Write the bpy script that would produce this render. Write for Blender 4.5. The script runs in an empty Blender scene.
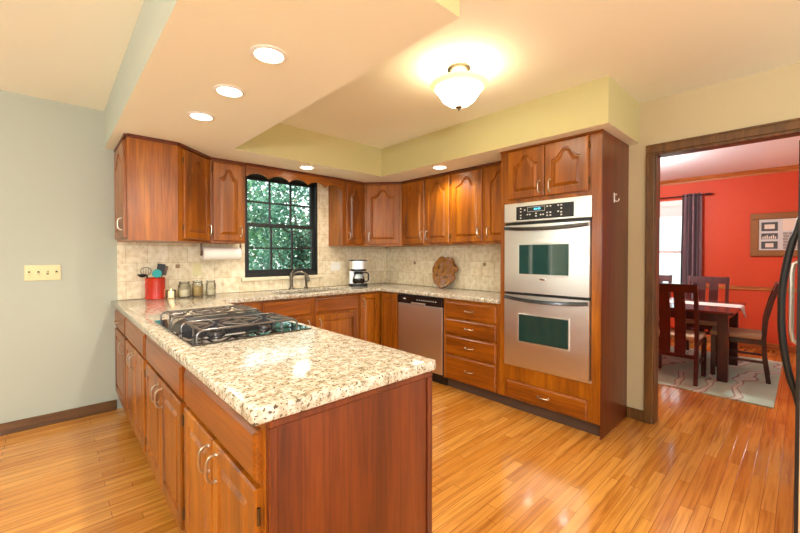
import bpy, bmesh, math, random
from mathutils import Vector, Matrix
random.seed(7)
PI = math.pi
S = bpy.context.scene
COL = S.collection

# ---------------------------------------------------------------- camera
cd = bpy.data.cameras.new('camera'); cam = bpy.data.objects.new('camera', cd); COL.objects.link(cam)
cam.location = (-3.3511, -3.8993, 1.2927)
cam.rotation_euler = (PI/2 - 0.0138, 0, -0.7481)
cd.sensor_width = 36; cd.lens = 374.68/800*36
cd.shift_y = -6.5/800
cd.clip_start = 0.02; cd.clip_end = 300
S.camera = cam

# ---------------------------------------------------------------- exposure
S.view_settings.view_transform = 'Standard'
S.view_settings.look = 'None'
S.view_settings.exposure = 0.68
S.view_settings.gamma = 1
S.view_settings.use_curve_mapping = False

# ---------------------------------------------------------------- sky and sun
W = bpy.data.worlds.new('sky'); S.world = W; W.use_nodes = True
wn = W.node_tree; wn.nodes.clear()
sky = wn.nodes.new('ShaderNodeTexSky'); sky.sky_type = 'NISHITA'; sky.sun_disc = False
sky.sun_elevation = math.radians(50); sky.sun_rotation = math.radians(20); sky.air_density = 0.8; sky.dust_density = 3.0
mx = wn.nodes.new('ShaderNodeMix'); mx.data_type = 'RGBA'; mx.inputs[0].default_value = 0.65
mx.inputs[7].default_value = (6.0, 6.2, 6.3, 1)
bg = wn.nodes.new('ShaderNodeBackground'); bg.inputs[1].default_value = 0.30
wo = wn.nodes.new('ShaderNodeOutputWorld')
wn.links.new(sky.outputs[0], mx.inputs[6]); wn.links.new(mx.outputs[2], bg.inputs[0]); wn.links.new(bg.outputs[0], wo.inputs[0])
sl = bpy.data.lights.new('sun', 'SUN'); sl.energy = 7.0; sl.angle = math.radians(1.0); sl.color = (1, .95, .86)
so = bpy.data.objects.new('sun', sl); COL.objects.link(so)
so.rotation_euler = Vector((0.25, 0.5, -0.83)).to_track_quat('-Z', 'Y').to_euler()
LAMP_WARM = (1.0, 0.88, 0.70)
DOWN_W = 22.0       # watts of one recessed light
BOWL_E = 11.0        # emission of the ceiling bowl

# ---------------------------------------------------------------- materials
def lin(c):
    return tuple(((v/255)/12.92 if v/255 <= .04045 else ((v/255+.055)/1.055)**2.4) for v in c) + (1,)
def mat(name):
    m = bpy.data.materials.new(name); m.use_nodes = True
    return m, m.node_tree, m.node_tree.nodes['Principled BSDF']
def plain(name, rgb, rough=.5, metal=0, coat=0, emit=None, es=0, spec=.5, bump=0, bscale=200):
    m, t, b = mat(name)
    b.inputs['Base Color'].default_value = lin(rgb); b.inputs['Roughness'].default_value = rough
    b.inputs['Metallic'].default_value = metal; b.inputs['Coat Weight'].default_value = coat
    b.inputs['Specular IOR Level'].default_value = spec
    if emit: b.inputs['Emission Color'].default_value = lin(emit); b.inputs['Emission Strength'].default_value = es
    n = N(t, 'ShaderNodeTexNoise'); n.inputs['Scale'].default_value = bscale; n.inputs['Detail'].default_value = 3
    tc = N(t, 'ShaderNodeTexCoord'); t.links.new(tc.outputs['Object'], n.inputs['Vector'])
    if bump:
        bp_ = N(t, 'ShaderNodeBump'); bp_.inputs['Strength'].default_value = bump; bp_.inputs['Distance'].default_value = .002
        t.links.new(n.outputs['Fac'], bp_.inputs['Height']); t.links.new(bp_.outputs['Normal'], b.inputs['Normal'])
    return m
def N(t, k): return t.nodes.new(k)
def ramp(t, stops, interp='LINEAR'):
    r = N(t, 'ShaderNodeValToRGB'); e = r.color_ramp.elements; r.color_ramp.interpolation = interp
    while len(e) < len(stops): e.new(.5)
    for i, (p, c) in enumerate(stops): e[i].position = p; e[i].color = lin(c)
    return r
def mixc(t, f, a, b, mode='MIX'):
    m = N(t, 'ShaderNodeMix'); m.data_type = 'RGBA'; m.blend_type = mode
    for sock, v in ((m.inputs[0], f), (m.inputs[6], a), (m.inputs[7], b)):
        if hasattr(v, 'links') or hasattr(v, 'is_linked'): t.links.new(v, sock)
        else: sock.default_value = v
    return m.outputs[2]
def objvec(t, scale, rnd=True):
    tc = N(t, 'ShaderNodeTexCoord'); mp = N(t, 'ShaderNodeMapping'); mp.inputs['Scale'].default_value = scale
    v = tc.outputs['Object']
    if rnd:
        oi = N(t, 'ShaderNodeObjectInfo'); ad = N(t, 'ShaderNodeVectorMath'); ad.operation = 'ADD'
        mu = N(t, 'ShaderNodeMath'); mu.operation = 'MULTIPLY'; mu.inputs[1].default_value = 13.7
        t.links.new(oi.outputs['Random'], mu.inputs[0]); t.links.new(v, ad.inputs[0]); t.links.new(mu.outputs[0], ad.inputs[1]); v = ad.outputs[0]
    t.links.new(v, mp.inputs['Vector']); return mp.outputs[0]
def wood(name, dark, mid, light, axis='z', rough=.34, coat=.16, freq=9, bump=.06):
    m, t, b = mat(name)
    sc = [freq]*3; sc['xyz'.index(axis)] = freq*.09
    v = objvec(t, sc)
    n = N(t, 'ShaderNodeTexNoise'); n.inputs['Scale'].default_value = 1; n.inputs['Detail'].default_value = 6
    n.inputs['Roughness'].default_value = .6; n.inputs['Distortion'].default_value = .5
    t.links.new(v, n.inputs['Vector'])
    r = ramp(t, [(.28, dark), (.5, mid), (.72, light)]); t.links.new(n.outputs['Fac'], r.inputs[0])
    sc2 = [freq*14]*3; sc2['xyz'.index(axis)] = freq*.5
    n2 = N(t, 'ShaderNodeTexNoise'); n2.inputs['Scale'].default_value = 1; n2.inputs['Detail'].default_value = 3
    t.links.new(objvec(t, sc2), n2.inputs['Vector'])
    r2 = ramp(t, [(.3, (170, 165, 160)), (.6, (255, 255, 255))]); t.links.new(n2.outputs['Fac'], r2.inputs[0])
    c = mixc(t, .6, r.outputs[0], r2.outputs[0], 'MULTIPLY'); t.links.new(c, b.inputs['Base Color'])
    b.inputs['Roughness'].default_value = rough; b.inputs['Coat Weight'].default_value = coat; b.inputs['Coat Roughness'].default_value = .18
    bp_ = N(t, 'ShaderNodeBump'); bp_.inputs['Strength'].default_value = bump; bp_.inputs['Distance'].default_value = .002
    t.links.new(n2.outputs['Fac'], bp_.inputs['Height']); t.links.new(bp_.outputs['Normal'], b.inputs['Normal'])
    return m
CH = ((102, 50, 2), (154, 84, 4), (186, 112, 10))
M = {}
M['cherry'] = wood('cherry_upright', *CH, axis='z')
M['cherry_h'] = wood('cherry_level', (98, 46, 2), (146, 76, 4), (174, 98, 9), axis='x')
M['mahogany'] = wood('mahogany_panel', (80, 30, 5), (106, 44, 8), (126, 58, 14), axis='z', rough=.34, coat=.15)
M['toe'] = plain('toe_kick_brown', (80, 58, 44), .6)
M['oak_dark'] = wood('oak_casing', (70, 42, 14), (106, 68, 26), (134, 90, 40), axis='z', rough=.45, coat=.1, freq=22)
M['oak_h'] = wood('oak_base', (70, 44, 18), (104, 68, 30), (130, 90, 44), axis='x', rough=.45, coat=.1, freq=22)
M['oak_y'] = wood('oak_crown', (150, 84, 32), (186, 112, 50), (206, 134, 66), axis='y', rough=.45, coat=.1, freq=22)
M['dine'] = wood('dining_cherry', (42, 12, 10), (66, 20, 16), (92, 32, 22), axis='z', rough=.3, coat=.3)
M['dine_h'] = wood('dining_cherry_level', (60, 16, 12), (92, 28, 22), (120, 42, 30), axis='y', rough=.25, coat=.4)
M['wall_grey'] = plain('wall_paint_grey', (178, 184, 170), .75, bump=.1)
M['wall_tan'] = plain('wall_paint_tan', (200, 184, 146), .75, bump=.1)
M['wall_green'] = plain('soffit_paint_green', (200, 192, 138), .75, bump=.1)
M['wall_red'] = plain('wall_paint_red', (202, 70, 26), .6, bump=.1)
M['ceil'] = plain('ceiling_paint', (242, 243, 226), .85, bump=.15)
M['ceil_cool'] = plain('ceiling_paint_dining', (235, 232, 232), .85)
M['white'] = plain('white_gloss', (236, 234, 226), .4)
M['almond'] = plain('almond_plastic', (222, 212, 160), .4)
M['dark_slot'] = plain('dark_slot', (70, 58, 40), .6)
M['black_frame'] = plain('black_green_frame', (30, 34, 34), .45)
M['black'] = plain('black_gloss', (14, 14, 16), .12, coat=.5)
M['blackm'] = plain('black_satin', (20, 19, 20), .35)
M['iron'] = plain('cast_iron', (112, 106, 102), .28, metal=.75, coat=.2)
M['ovenglass'] = plain('oven_window_glass', (16, 60, 56), .03, coat=1, spec=1)  # teal of the reflected greenery put into the glass colour
M['ventdark'] = plain('vent_charcoal', (66, 62, 62), .3, metal=.6)
M['cookglass'] = plain('cooktop_glass', (12, 14, 16), .04, coat=1, spec=.8)
M['greyvent'] = plain('vent_grey', (130, 128, 132), .35, metal=.6)
M['nickel'] = plain('brushed_nickel', (200, 190, 172), .28, metal=1)
M['bronze'] = plain('antique_pewter', (120, 112, 98), .3, metal=1)
M['chrome'] = plain('bright_chrome', (225, 225, 225), .12, metal=1)
M['hinge'] = plain('hinge_bronze', (90, 68, 40), .4, metal=.8)
M['sill'] = plain('sill_cream', (232, 220, 190), .4)
M['red_cer'] = plain('red_ceramic', (190, 34, 8), .15, coat=.8)
M['teal'] = plain('teal_silicone', (20, 160, 160), .4)
M['spoon'] = wood('spoon_wood', (74, 44, 20), (104, 66, 34), (130, 88, 50))
M['paper'] = plain('paper_towel', (244, 240, 232), .9, bump=.4, bscale=120)
M['wax'] = plain('candle_wax', (248, 240, 220), .5, emit=(255, 214, 150), es=.5)
M['flame'] = plain('flame', (255, 220, 150), .5, emit=(255, 200, 110), es=8)
M['flour'] = plain('jar_flour', (232, 220, 190), .9, bump=.5, bscale=80)
M['oats'] = plain('jar_oats', (190, 160, 104), .9, bump=.6, bscale=90)
M['fabric'] = plain('seat_fabric', (196, 166, 128), .85, bump=.3, bscale=300)
M['runner'] = plain('runner_cloth', (224, 216, 206), .85, bump=.3, bscale=300)
M['gold'] = plain('old_gold', (140, 100, 56), .45, metal=.4, bump=1.0, bscale=60)
M['rodm'] = plain('rod_bronze', (66, 40, 34), .4, metal=.6)
M['led'] = plain('display_blue', (20, 60, 80), .3, emit=(70, 180, 230), es=2.2)
M['btn'] = plain('button_print', (215, 215, 210), .4)
M['lens'] = plain('lamp_lens', (255, 250, 240), .4, emit=(255, 238, 208), es=9)
M['bowl'] = plain('lamp_bowl', (255, 240, 200), .35, emit=(255, 240, 212), es=BOWL_E)
M['bowlrim'] = plain('lamp_bowl_rim', (246, 236, 206), .25, emit=(255, 222, 150), es=.55)
M['bark'] = plain('tree_bark', (84, 74, 66), .9, bump=1, bscale=14)
M['grass'] = plain('lawn_green', (84, 112, 52), .95)
M['siding'] = plain('neighbour_siding', (226, 226, 222), .8)
M['refl_shelf'] = plain('refl_white', (206, 212, 204), .6)  # flat colours standing in for the dining-room mirror's reflection
M['refl_dark'] = plain('refl_dark', (70, 78, 74), .6)
M['refl_cream'] = plain('refl_cream', (226, 218, 196), .6)
M['refl_brick'] = plain('refl_brick', (150, 146, 136), .6)
M['coffee'] = plain('brewed_coffee', (40, 20, 10), .2)

def steel(name, rgb=(236, 234, 228), axis='z', rough=.34):
    m, t, b = mat(name)
    sc = [500.]*3; sc['xyz'.index(axis)] = 4.
    n = N(t, 'ShaderNodeTexNoise'); n.inputs['Scale'].default_value = 1; n.inputs['Detail'].default_value = 2
    t.links.new(objvec(t, sc), n.inputs['Vector'])
    b.inputs['Base Color'].default_value = lin(rgb); b.inputs['Metallic'].default_value = 1
    mr = N(t, 'ShaderNodeMapRange'); mr.inputs[3].default_value = rough-.02; mr.inputs[4].default_value = rough+.02
    t.links.new(n.outputs['Fac'], mr.inputs[0]); t.links.new(mr.outputs[0], b.inputs['Roughness'])
    return m
M['steel'] = steel('stainless')
M['steel_h'] = steel('stainless_level', axis='x')
M['steel_dw'] = steel('stainless_dishwasher', (222, 218, 212), axis='x', rough=.38)

def glass_pane(name, tint=(235, 245, 243), refl=.9):
    m, t, b = mat(name); t.nodes.remove(b)
    o = [n for n in t.nodes if n.type == 'OUTPUT_MATERIAL'][0]
    tr = N(t, 'ShaderNodeBsdfTransparent'); tr.inputs[0].default_value = lin(tint)
    gl = N(t, 'ShaderNodeBsdfGlossy'); gl.inputs['Roughness'].default_value = .02
    fr = N(t, 'ShaderNodeFresnel'); fr.inputs[0].default_value = 1.45
    mu = N(t, 'ShaderNodeMath'); mu.operation = 'MULTIPLY'; mu.inputs[1].default_value = refl
    ms = N(t, 'ShaderNodeMixShader'); t.links.new(fr.outputs[0], mu.inputs[0]); t.links.new(mu.outputs[0], ms.inputs[0])
    t.links.new(tr.outputs[0], ms.inputs[1]); t.links.new(gl.outputs[0], ms.inputs[2]); t.links.new(ms.outputs[0], o.inputs[0])
    return m
M['pane'] = glass_pane('window_glass')
M['jarglass'] = glass_pane('jar_glass', (248, 250, 248))

def leafmat(name, rgb, rgb2):
    m, t, b = mat(name)
    o = [n for n in t.nodes if n.type == 'OUTPUT_MATERIAL'][0]
    n = N(t, 'ShaderNodeTexNoise'); n.inputs['Scale'].default_value = 1.3; n.inputs['Detail'].default_value = 2
    t.links.new(objvec(t, (1, 1, 1)), n.inputs['Vector'])
    r = ramp(t, [(.35, rgb), (.65, rgb2)]); t.links.new(n.outputs['Fac'], r.inputs[0]); t.links.new(r.outputs[0], b.inputs['Base Color'])
    b.inputs['Roughness'].default_value = .45
    tl = N(t, 'ShaderNodeBsdfTranslucent'); t.links.new(r.outputs[0], tl.inputs[0])
    ms = N(t, 'ShaderNodeMixShader'); ms.inputs[0].default_value = .4
    t.links.new(b.outputs[0], ms.inputs[1]); t.links.new(tl.outputs[0], ms.inputs[2]); t.links.new(ms.outputs[0], o.inputs[0])
    return m
M['leaf'] = leafmat('leaves_green', (70, 116, 86), (136, 174, 130))
M['leaf2'] = leafmat('leaves_teal', (52, 96, 84), (104, 150, 128))

def granite():
    m, t, b = mat('granite_cream')
    v = objvec(t, (1, 1, 1), False)
    n = N(t, 'ShaderNodeTexNoise'); n.inputs['Scale'].default_value = 34; n.inputs['Detail'].default_value = 5; n.inputs['Roughness'].default_value = .65
    t.links.new(v, n.inputs['Vector'])
    r = ramp(t, [(.30, (112, 94, 70)), (.42, (172, 160, 134)), (.54, (204, 196, 178)), (.72, (224, 220, 210))]); t.links.new(n.outputs['Fac'], r.inputs[0])
    n2 = N(t, 'ShaderNodeTexNoise'); n2.inputs['Scale'].default_value = 105; n2.inputs['Detail'].default_value = 4; n2.inputs['Roughness'].default_value = .6
    t.links.new(v, n2.inputs['Vector'])
    r2 = ramp(t, [(.40, (255, 255, 255)), (.44, (0, 0, 0))]); t.links.new(n2.outputs['Fac'], r2.inputs[0])
    c1 = mixc(t, r2.outputs[0], r.outputs[0], lin((84, 68, 50)))
    n3 = N(t, 'ShaderNodeTexNoise'); n3.inputs['Scale'].default_value = 55; n3.inputs['Detail'].default_value = 3
    mp = N(t, 'ShaderNodeMapping'); mp.inputs['Location'].default_value = (5, 3, 1); t.links.new(v, mp.inputs[0]); t.links.new(mp.outputs[0], n3.inputs['Vector'])
    r3 = ramp(t, [(.62, (0, 0, 0)), (.68, (255, 255, 255))]); t.links.new(n3.outputs['Fac'], r3.inputs[0])
    c2 = mixc(t, r3.outputs[0], c1, lin((176, 150, 118)))
    t.links.new(c2, b.inputs['Base Color']); b.inputs['Roughness'].default_value = .12; b.inputs['Coat Weight'].default_value = .12; b.inputs['Coat Roughness'].default_value = .02; b.inputs['Specular IOR Level'].default_value = .4
    return m
M['granite'] = granite()

def floor_mat():
    m, t, b = mat('oak_strip_floor')
    v = objvec(t, (1, 1, 1), False)
    br = N(t, 'ShaderNodeTexBrick'); br.offset = .37; br.offset_frequency = 2; br.squash = 1.25; br.squash_frequency = 3
    br.inputs['Scale'].default_value = 1; br.inputs['Brick Width'].default_value = .72; br.inputs['Row Height'].default_value = .057
    br.inputs['Mortar Size'].default_value = .0011; br.inputs['Mortar Smooth'].default_value = .1
    br.inputs['Color1'].default_value = lin((198, 130, 48)); br.inputs['Color2'].default_value = lin((222, 160, 74)); br.inputs['Mortar'].default_value = lin((128, 74, 24))
    t.links.new(v, br.inputs['Vector'])
    n = N(t, 'ShaderNodeTexNoise'); n.inputs['Scale'].default_value = 1; n.inputs['Detail'].default_value = 6; n.inputs['Distortion'].default_value = .6
    # shift the grain by a random amount on each plank
    sep = N(t, 'ShaderNodeSeparateColor'); t.links.new(br.outputs['Color'], sep.inputs[0])
    sx = N(t, 'ShaderNodeCombineXYZ'); mu = N(t, 'ShaderNodeMath'); mu.operation = 'MULTIPLY'; mu.inputs[1].default_value = 40
    t.links.new(sep.outputs[2], mu.inputs[0]); t.links.new(mu.outputs[0], sx.inputs[2])
    ad = N(t, 'ShaderNodeVectorMath'); ad.operation = 'ADD'; t.links.new(objvec(t, (2.2, 45, 1), False), ad.inputs[0]); t.links.new(sx.outputs[0], ad.inputs[1])
    t.links.new(ad.outputs[0], n.inputs['Vector'])
    r = ramp(t, [(.3, (196, 170, 138)), (.55, (255, 252, 248))]); t.links.new(n.outputs['Fac'], r.inputs[0])
    c = mixc(t, .8, br.outputs['Color'], r.outputs[0], 'MULTIPLY'); t.links.new(c, b.inputs['Base Color'])
    b.inputs['Roughness'].default_value = .2; b.inputs['Coat Weight'].default_value = .4; b.inputs['Coat Roughness'].default_value = .08
    n4 = N(t, 'ShaderNodeTexNoise'); n4.inputs['Scale'].default_value = 3; t.links.new(v, n4.inputs['Vector'])
    mm = N(t, 'ShaderNodeMath'); mm.operation = 'MULTIPLY_ADD'; mm.inputs[1].default_value = -1.0
    t.links.new(br.outputs['Fac'], mm.inputs[0]); 
    m5 = N(t, 'ShaderNodeMath'); m5.operation = 'MULTIPLY'; m5.inputs[1].default_value = .6; t.links.new(n4.outputs['Fac'], m5.inputs[0]); t.links.new(m5.outputs[0], mm.inputs[2])
    bp_ = N(t, 'ShaderNodeBump'); bp_.inputs['Strength'].default_value = .35; bp_.inputs['Distance'].default_value = .002
    t.links.new(mm.outputs[0], bp_.inputs['Height']); t.links.new(bp_.outputs['Normal'], b.inputs['Normal']); t.links.new(bp_.outputs['Normal'], b.inputs['Coat Normal'])
    return m
M['floor'] = floor_mat()

def tile_mat(name, swap):
    m, t, b = mat(name)
    tc = N(t, 'ShaderNodeTexCoord'); sp = N(t, 'ShaderNodeSeparateXYZ'); cb = N(t, 'ShaderNodeCombineXYZ')
    t.links.new(tc.outputs['Object'], sp.inputs[0])
    t.links.new(sp.outputs[1 if swap else 0], cb.inputs[0]); t.links.new(sp.outputs[2], cb.inputs[1])
    br = N(t, 'ShaderNodeTexBrick'); br.offset = .5; br.offset_frequency = 2
    br.inputs['Scale'].default_value = 1; br.inputs['Brick Width'].default_value = .155; br.inputs['Row Height'].default_value = .155
    br.inputs['Mortar Size'].default_value = .0022
    br.inputs['Color1'].default_value = lin((244, 236, 214)); br.inputs['Color2'].default_value = lin((234, 222, 194)); br.inputs['Mortar'].default_value = lin((206, 192, 158))
    mp = N(t, 'ShaderNodeMapping'); mp.inputs['Location'].default_value = (.03, .017, 0); t.links.new(cb.outputs[0], mp.inputs[0]); t.links.new(mp.outputs[0], br.inputs['Vector'])
    n = N(t, 'ShaderNodeTexNoise'); n.inputs['Scale'].default_value = 22; n.inputs['Detail'].default_value = 6; t.links.new(tc.outputs['Object'], n.inputs['Vector'])
    r = ramp(t, [(.3, (222, 208, 178)), (.6, (255, 253, 248))]); t.links.new(n.outputs['Fac'], r.inputs[0])
    c = mixc(t, .75, br.outputs['Color'], r.outputs[0], 'MULTIPLY'); t.links.new(c, b.inputs['Base Color']); b.inputs['Roughness'].default_value = .45
    bp_ = N(t, 'ShaderNodeBump'); bp_.inputs['Strength'].default_value = .4; bp_.inputs['Distance'].default_value = .002; bp_.invert = True
    t.links.new(br.outputs['Fac'], bp_.inputs['Height']); t.links.new(bp_.outputs['Normal'], b.inputs['Normal'])
    return m
M['tile_x'] = tile_mat('travertine_back', False); M['tile_y'] = tile_mat('travertine_right', True)
M['accent'] = plain('accent_tile_brown', (150, 120, 84), .35, bump=.6, bscale=120)

def rug_mat():
    m, t, b = mat('rug_floral')
    v = objvec(t, (1, 1, 1), False)
    w = N(t, 'ShaderNodeTexWave'); w.wave_type = 'RINGS'; w.inputs['Scale'].default_value = 1.1; w.inputs['Distortion'].default_value = 14; w.inputs['Detail'].default_value = 2; w.inputs['Detail Scale'].default_value = .9
    t.links.new(v, w.inputs['Vector'])
    r = ramp(t, [(.0, (172, 202, 176)), (.82, (184, 212, 188)), (.9, (146, 100, 100)), (.96, (208, 218, 196))]); t.links.new(w.outputs['Fac'], r.inputs[0])
    n = N(t, 'ShaderNodeTexNoise'); n.inputs['Scale'].default_value = 260; t.links.new(v, n.inputs['Vector'])
    t.links.new(r.outputs[0], b.inputs['Base Color']); b.inputs['Roughness'].default_value = .95
    bp_ = N(t, 'ShaderNodeBump'); bp_.inputs['Strength'].default_value = .5; bp_.inputs['Distance'].default_value = .003
    t.links.new(n.outputs['Fac'], bp_.inputs['Height']); t.links.new(bp_.outputs['Normal'], b.inputs['Normal'])
    return m
M['rug'] = rug_mat()
def burl():
    m, t, b = mat('burl_wood')
    v = objvec(t, (1, 1, 1), False)
    n = N(t, 'ShaderNodeTexNoise'); n.inputs['Scale'].default_value = 9; n.inputs['Detail'].default_value = 6; n.inputs['Distortion'].default_value = 2.2; t.links.new(v, n.inputs['Vector'])
    r = ramp(t, [(.30, (44, 24, 12)), (.40, (110, 66, 20)), (.48, (176, 118, 34)), (.55, (140, 92, 56)), (.62, (150, 112, 96)), (.70, (206, 160, 84))]); t.links.new(n.outputs['Fac'], r.inputs[0])
    t.links.new(r.outputs[0], b.inputs['Base Color']); b.inputs['Roughness'].default_value = .2; b.inputs['Coat Weight'].default_value = .5
    return m
M['burl'] = burl()
def curtain_mat():
    m, t, b = mat('curtain_plum')
    tc = N(t, 'ShaderNodeTexCoord'); sp = N(t, 'ShaderNodeSeparateXYZ'); t.links.new(tc.outputs['Object'], sp.inputs[0])
    s = N(t, 'ShaderNodeMath'); s.operation = 'MULTIPLY'; s.inputs[1].default_value = 70; t.links.new(sp.outputs[1], s.inputs[0])
    q = N(t, 'ShaderNodeMath'); q.operation = 'SINE'; t.links.new(s.outputs[0], q.inputs[0])
    r = ramp(t, [(.0, (70, 46, 52)), (.55, (86, 58, 64)), (.8, (140, 112, 118))]); t.links.new(q.outputs[0], r.inputs[0])
    t.links.new(r.outputs[0], b.inputs['Base Color']); b.inputs['Roughness'].default_value = .6; b.inputs['Sheen Weight'].default_value = .3
    return m
M['curtain'] = curtain_mat()

# ---------------------------------------------------------------- helpers
def obj(name, bm, m, parent=None, loc=None, rotz=0, smooth=False, rot=None):
    me = bpy.data.meshes.new(name)
    bmesh.ops.recalc_face_normals(bm, faces=bm.faces)
    bm.to_mesh(me); bm.free()
    for mm in (m if isinstance(m, (list, tuple)) else [m]): me.materials.append(M[mm] if isinstance(mm, str) else mm)
    if smooth:
        for p in me.polygons: p.use_smooth = True
        try: me.set_sharp_from_angle(angle=math.radians(35))
        except Exception: pass
    o = bpy.data.objects.new(name, me); COL.objects.link(o)
    if parent is not None: o.parent = parent
    if loc is not None: o.location = loc
    o.rotation_euler = rot if rot is not None else (0, 0, rotz)
    return o
def thing(name, label, cat, loc=(0, 0, 0), rotz=0, group=None):
    o = bpy.data.objects.new(name, None); COL.objects.link(o); o.location = loc; o.rotation_euler = (0, 0, rotz)
    o.empty_display_size = .1
    return tag(o, label, cat, group)
def tag(o, label, cat, group=None):
    o['label'] = label; o['category'] = cat
    if group: o['group'] = group
    return o
def struct(name, bm, m, parent=None, label=None, **k):
    o = obj(name, bm, m, parent, **k)
    if parent is None: o['kind'] = 'structure'
    if label: o['label'] = label
    return o
def BM(): return bmesh.new()
def box(bm, a, b, bev=0, mi=0, seg=1):
    x0, x1 = sorted((a[0], b[0])); y0, y1 = sorted((a[1], b[1])); z0, z1 = sorted((a[2], b[2]))
    vs = [bm.verts.new((x, y, z)) for x in (x0, x1) for y in (y0, y1) for z in (z0, z1)]
    fs = [bm.faces.new([vs[i] for i in q]) for q in ((0, 1, 3, 2), (4, 6, 7, 5), (0, 4, 5, 1), (2, 3, 7, 6), (0, 2, 6, 4), (1, 5, 7, 3))]
    for f in fs: f.material_index = mi
    if bev > 0:
        es = list({e for f in fs for e in f.edges})
        r = bmesh.ops.bevel(bm, geom=es, offset=bev, segments=seg, affect='EDGES', profile=.5)
        for f in r['faces']: f.material_index = mi
    return bm
def bx(a, b, bev=0, seg=1): return box(BM(), a, b, bev, 0, seg)
def prism(bm, pts, z0, z1, mi=0, ax='z'):
    """extrude a 2D outline; ax = the extruded axis"""
    def P(p, h): return {'z': (p[0], p[1], h), 'y': (p[0], h, p[1]), 'x': (h, p[0], p[1])}[ax]
    lo = [bm.verts.new(P(p, z0)) for p in pts]; hi = [bm.verts.new(P(p, z1)) for p in pts]
    n = len(pts)
    fs = [bm.faces.new(lo), bm.faces.new(hi)] + [bm.faces.new((lo[i], lo[(i+1) % n], hi[(i+1) % n], hi[i])) for i in range(n)]
    for f in fs: f.material_index = mi
    return fs
def cells(bm, us, vs, hole, h0, h1, plane='xy', bev=0):
    """a slab on a grid, cells for which hole(u, v) is true left out; plane names its two axes"""
    def P(u, v, h): return {'xy': (u, v, h), 'xz': (u, h, v), 'yz': (h, u, v)}[plane]
    us = sorted(us); vs = sorted(vs); V = {}
    def vert(i, j, k):
        if (i, j, k) not in V: V[(i, j, k)] = bm.verts.new(P(us[i], vs[j], (h0, h1)[k]))
        return V[(i, j, k)]
    full = {(i, j) for i in range(len(us)-1) for j in range(len(vs)-1) if not hole((us[i]+us[i+1])/2, (vs[j]+vs[j+1])/2)}
    for i, j in full:
        for k in (0, 1): bm.faces.new([vert(i, j, k), vert(i+1, j, k), vert(i+1, j+1, k), vert(i, j+1, k)])
        for (a, b, di, dj) in (((i, j), (i+1, j), 0, -1), ((i+1, j), (i+1, j+1), 1, 0), ((i+1, j+1), (i, j+1), 0, 1), ((i, j+1), (i, j), -1, 0)):
            if (i+di, j+dj) not in full: bm.faces.new([vert(*a, 0), vert(*b, 0), vert(*b, 1), vert(*a, 1)])
    bmesh.ops.recalc_face_normals(bm, faces=bm.faces)
    bmesh.ops.dissolve_limit(bm, angle_limit=.01, verts=bm.verts, edges=bm.edges)
    if bev:
        es = [e for e in bm.edges if len(e.link_faces) == 2 and e.calc_face_angle(0) > .5]
        bmesh.ops.bevel(bm, geom=es, offset=bev, segments=3, affect='EDGES', profile=.5)
    return bm
def lathe(bm, prof, n=24, c=(0, 0, 0), mi=0, cap=True):
    rings = []
    for r, z in prof:
        rings.append([bm.verts.new((c[0]+r*math.cos(2*PI*i/n), c[1]+r*math.sin(2*PI*i/n), c[2]+z)) for i in range(n)])
    for a, b in zip(rings, rings[1:]):
        for i in range(n):
            f = bm.faces.new((a[i], a[(i+1) % n], b[(i+1) % n], b[i])); f.material_index = mi
    if cap:
        for q in (rings[0], rings[-1]): f = bm.faces.new(q); f.material_index = mi
    return bm
def tube(bm, pts, r, n=8, mi=0, flat=1.0, closed=False):
    pts = [Vector(p) for p in pts]; rings = []; rs = r if isinstance(r, (list, tuple)) else [r]*len(pts)
    up = None
    for i, p in enumerate(pts):
        if closed: d = pts[(i+1) % len(pts)] - pts[i-1]
        else: d = (pts[min(i+1, len(pts)-1)] - pts[max(i-1, 0)])
        d.normalize()
        if up is None: up = Vector((0, 0, 1)) if abs(d.z) < .9 else Vector((1, 0, 0))
        s = d.cross(up); 
        if s.length < 1e-4: s = d.cross(Vector((0, 1, 0)))
        s.normalize(); up = s.cross(d).normalized()
        rings.append([bm.verts.new(p + s*rs[i]*math.cos(2*PI*k/n) + up*rs[i]*flat*math.sin(2*PI*k/n)) for k in range(n)])
    prs = list(zip(rings, rings[1:])) + ([(rings[-1], rings[0])] if closed else [])
    for a, b in prs:
        for k in range(n):
            f = bm.faces.new((a[k], a[(k+1) % n], b[(k+1) % n], b[k])); f.material_index = mi
    if not closed:
        for q in (rings[0], rings[-1]): f = bm.faces.new(q); f.material_index = mi
    return bm
def bridge(bm, a, b, mi=0):
    n = len(a)
    for i in range(n):
        f = bm.faces.new((a[i], a[(i+1) % n], b[(i+1) % n], b[i])); f.material_index = mi

# ---------------------------------------------------------------- doors, drawers, pulls (front faces local -y, x across, z up)
def door_bm(w, h, arch=.0, t=.02, st=.052):
    """raised-panel door with a flat or a cathedral-arched panel; origin at its bottom centre, back on y = 0"""
    bm = BM(); K = 25
    st = min(st, w*.22)
    def loop(ins, y, panel, extra=0):
        hw = w/2 - (st if panel else 0) - ins; zb = (st if panel else 0) + ins
        P = [(-hw, zb), (hw, zb)]
        for k in range(K):
            u = 1 - 2*k/(K-1)
            if panel:
                a = max(0, (1/(1+(abs(u)/.47)**3.4)-.072)/.928)
                z = h - st - ins*(1 + (.35 if .25 < abs(u) < .8 and arch else 0)) - arch + arch*a
            else: z = h - ins
            P.append((hw*u, z))
        return [bm.verts.new((x, y, z)) for x, z in P]
    L = [loop(0, 0, False), loop(0, -t+.005, False), loop(.004, -t+.001, False), loop(.007, -t, False),
         loop(0, -t, True), loop(.003, -t+.011, True), loop(.009, -t+.011, True), loop(.030, -t+.001, True)]
    for a, b in zip(L, L[1:]): bridge(bm, a, b)
    bm.faces.new(L[0]); bm.faces.new(L[-1])
    return bm
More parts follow.
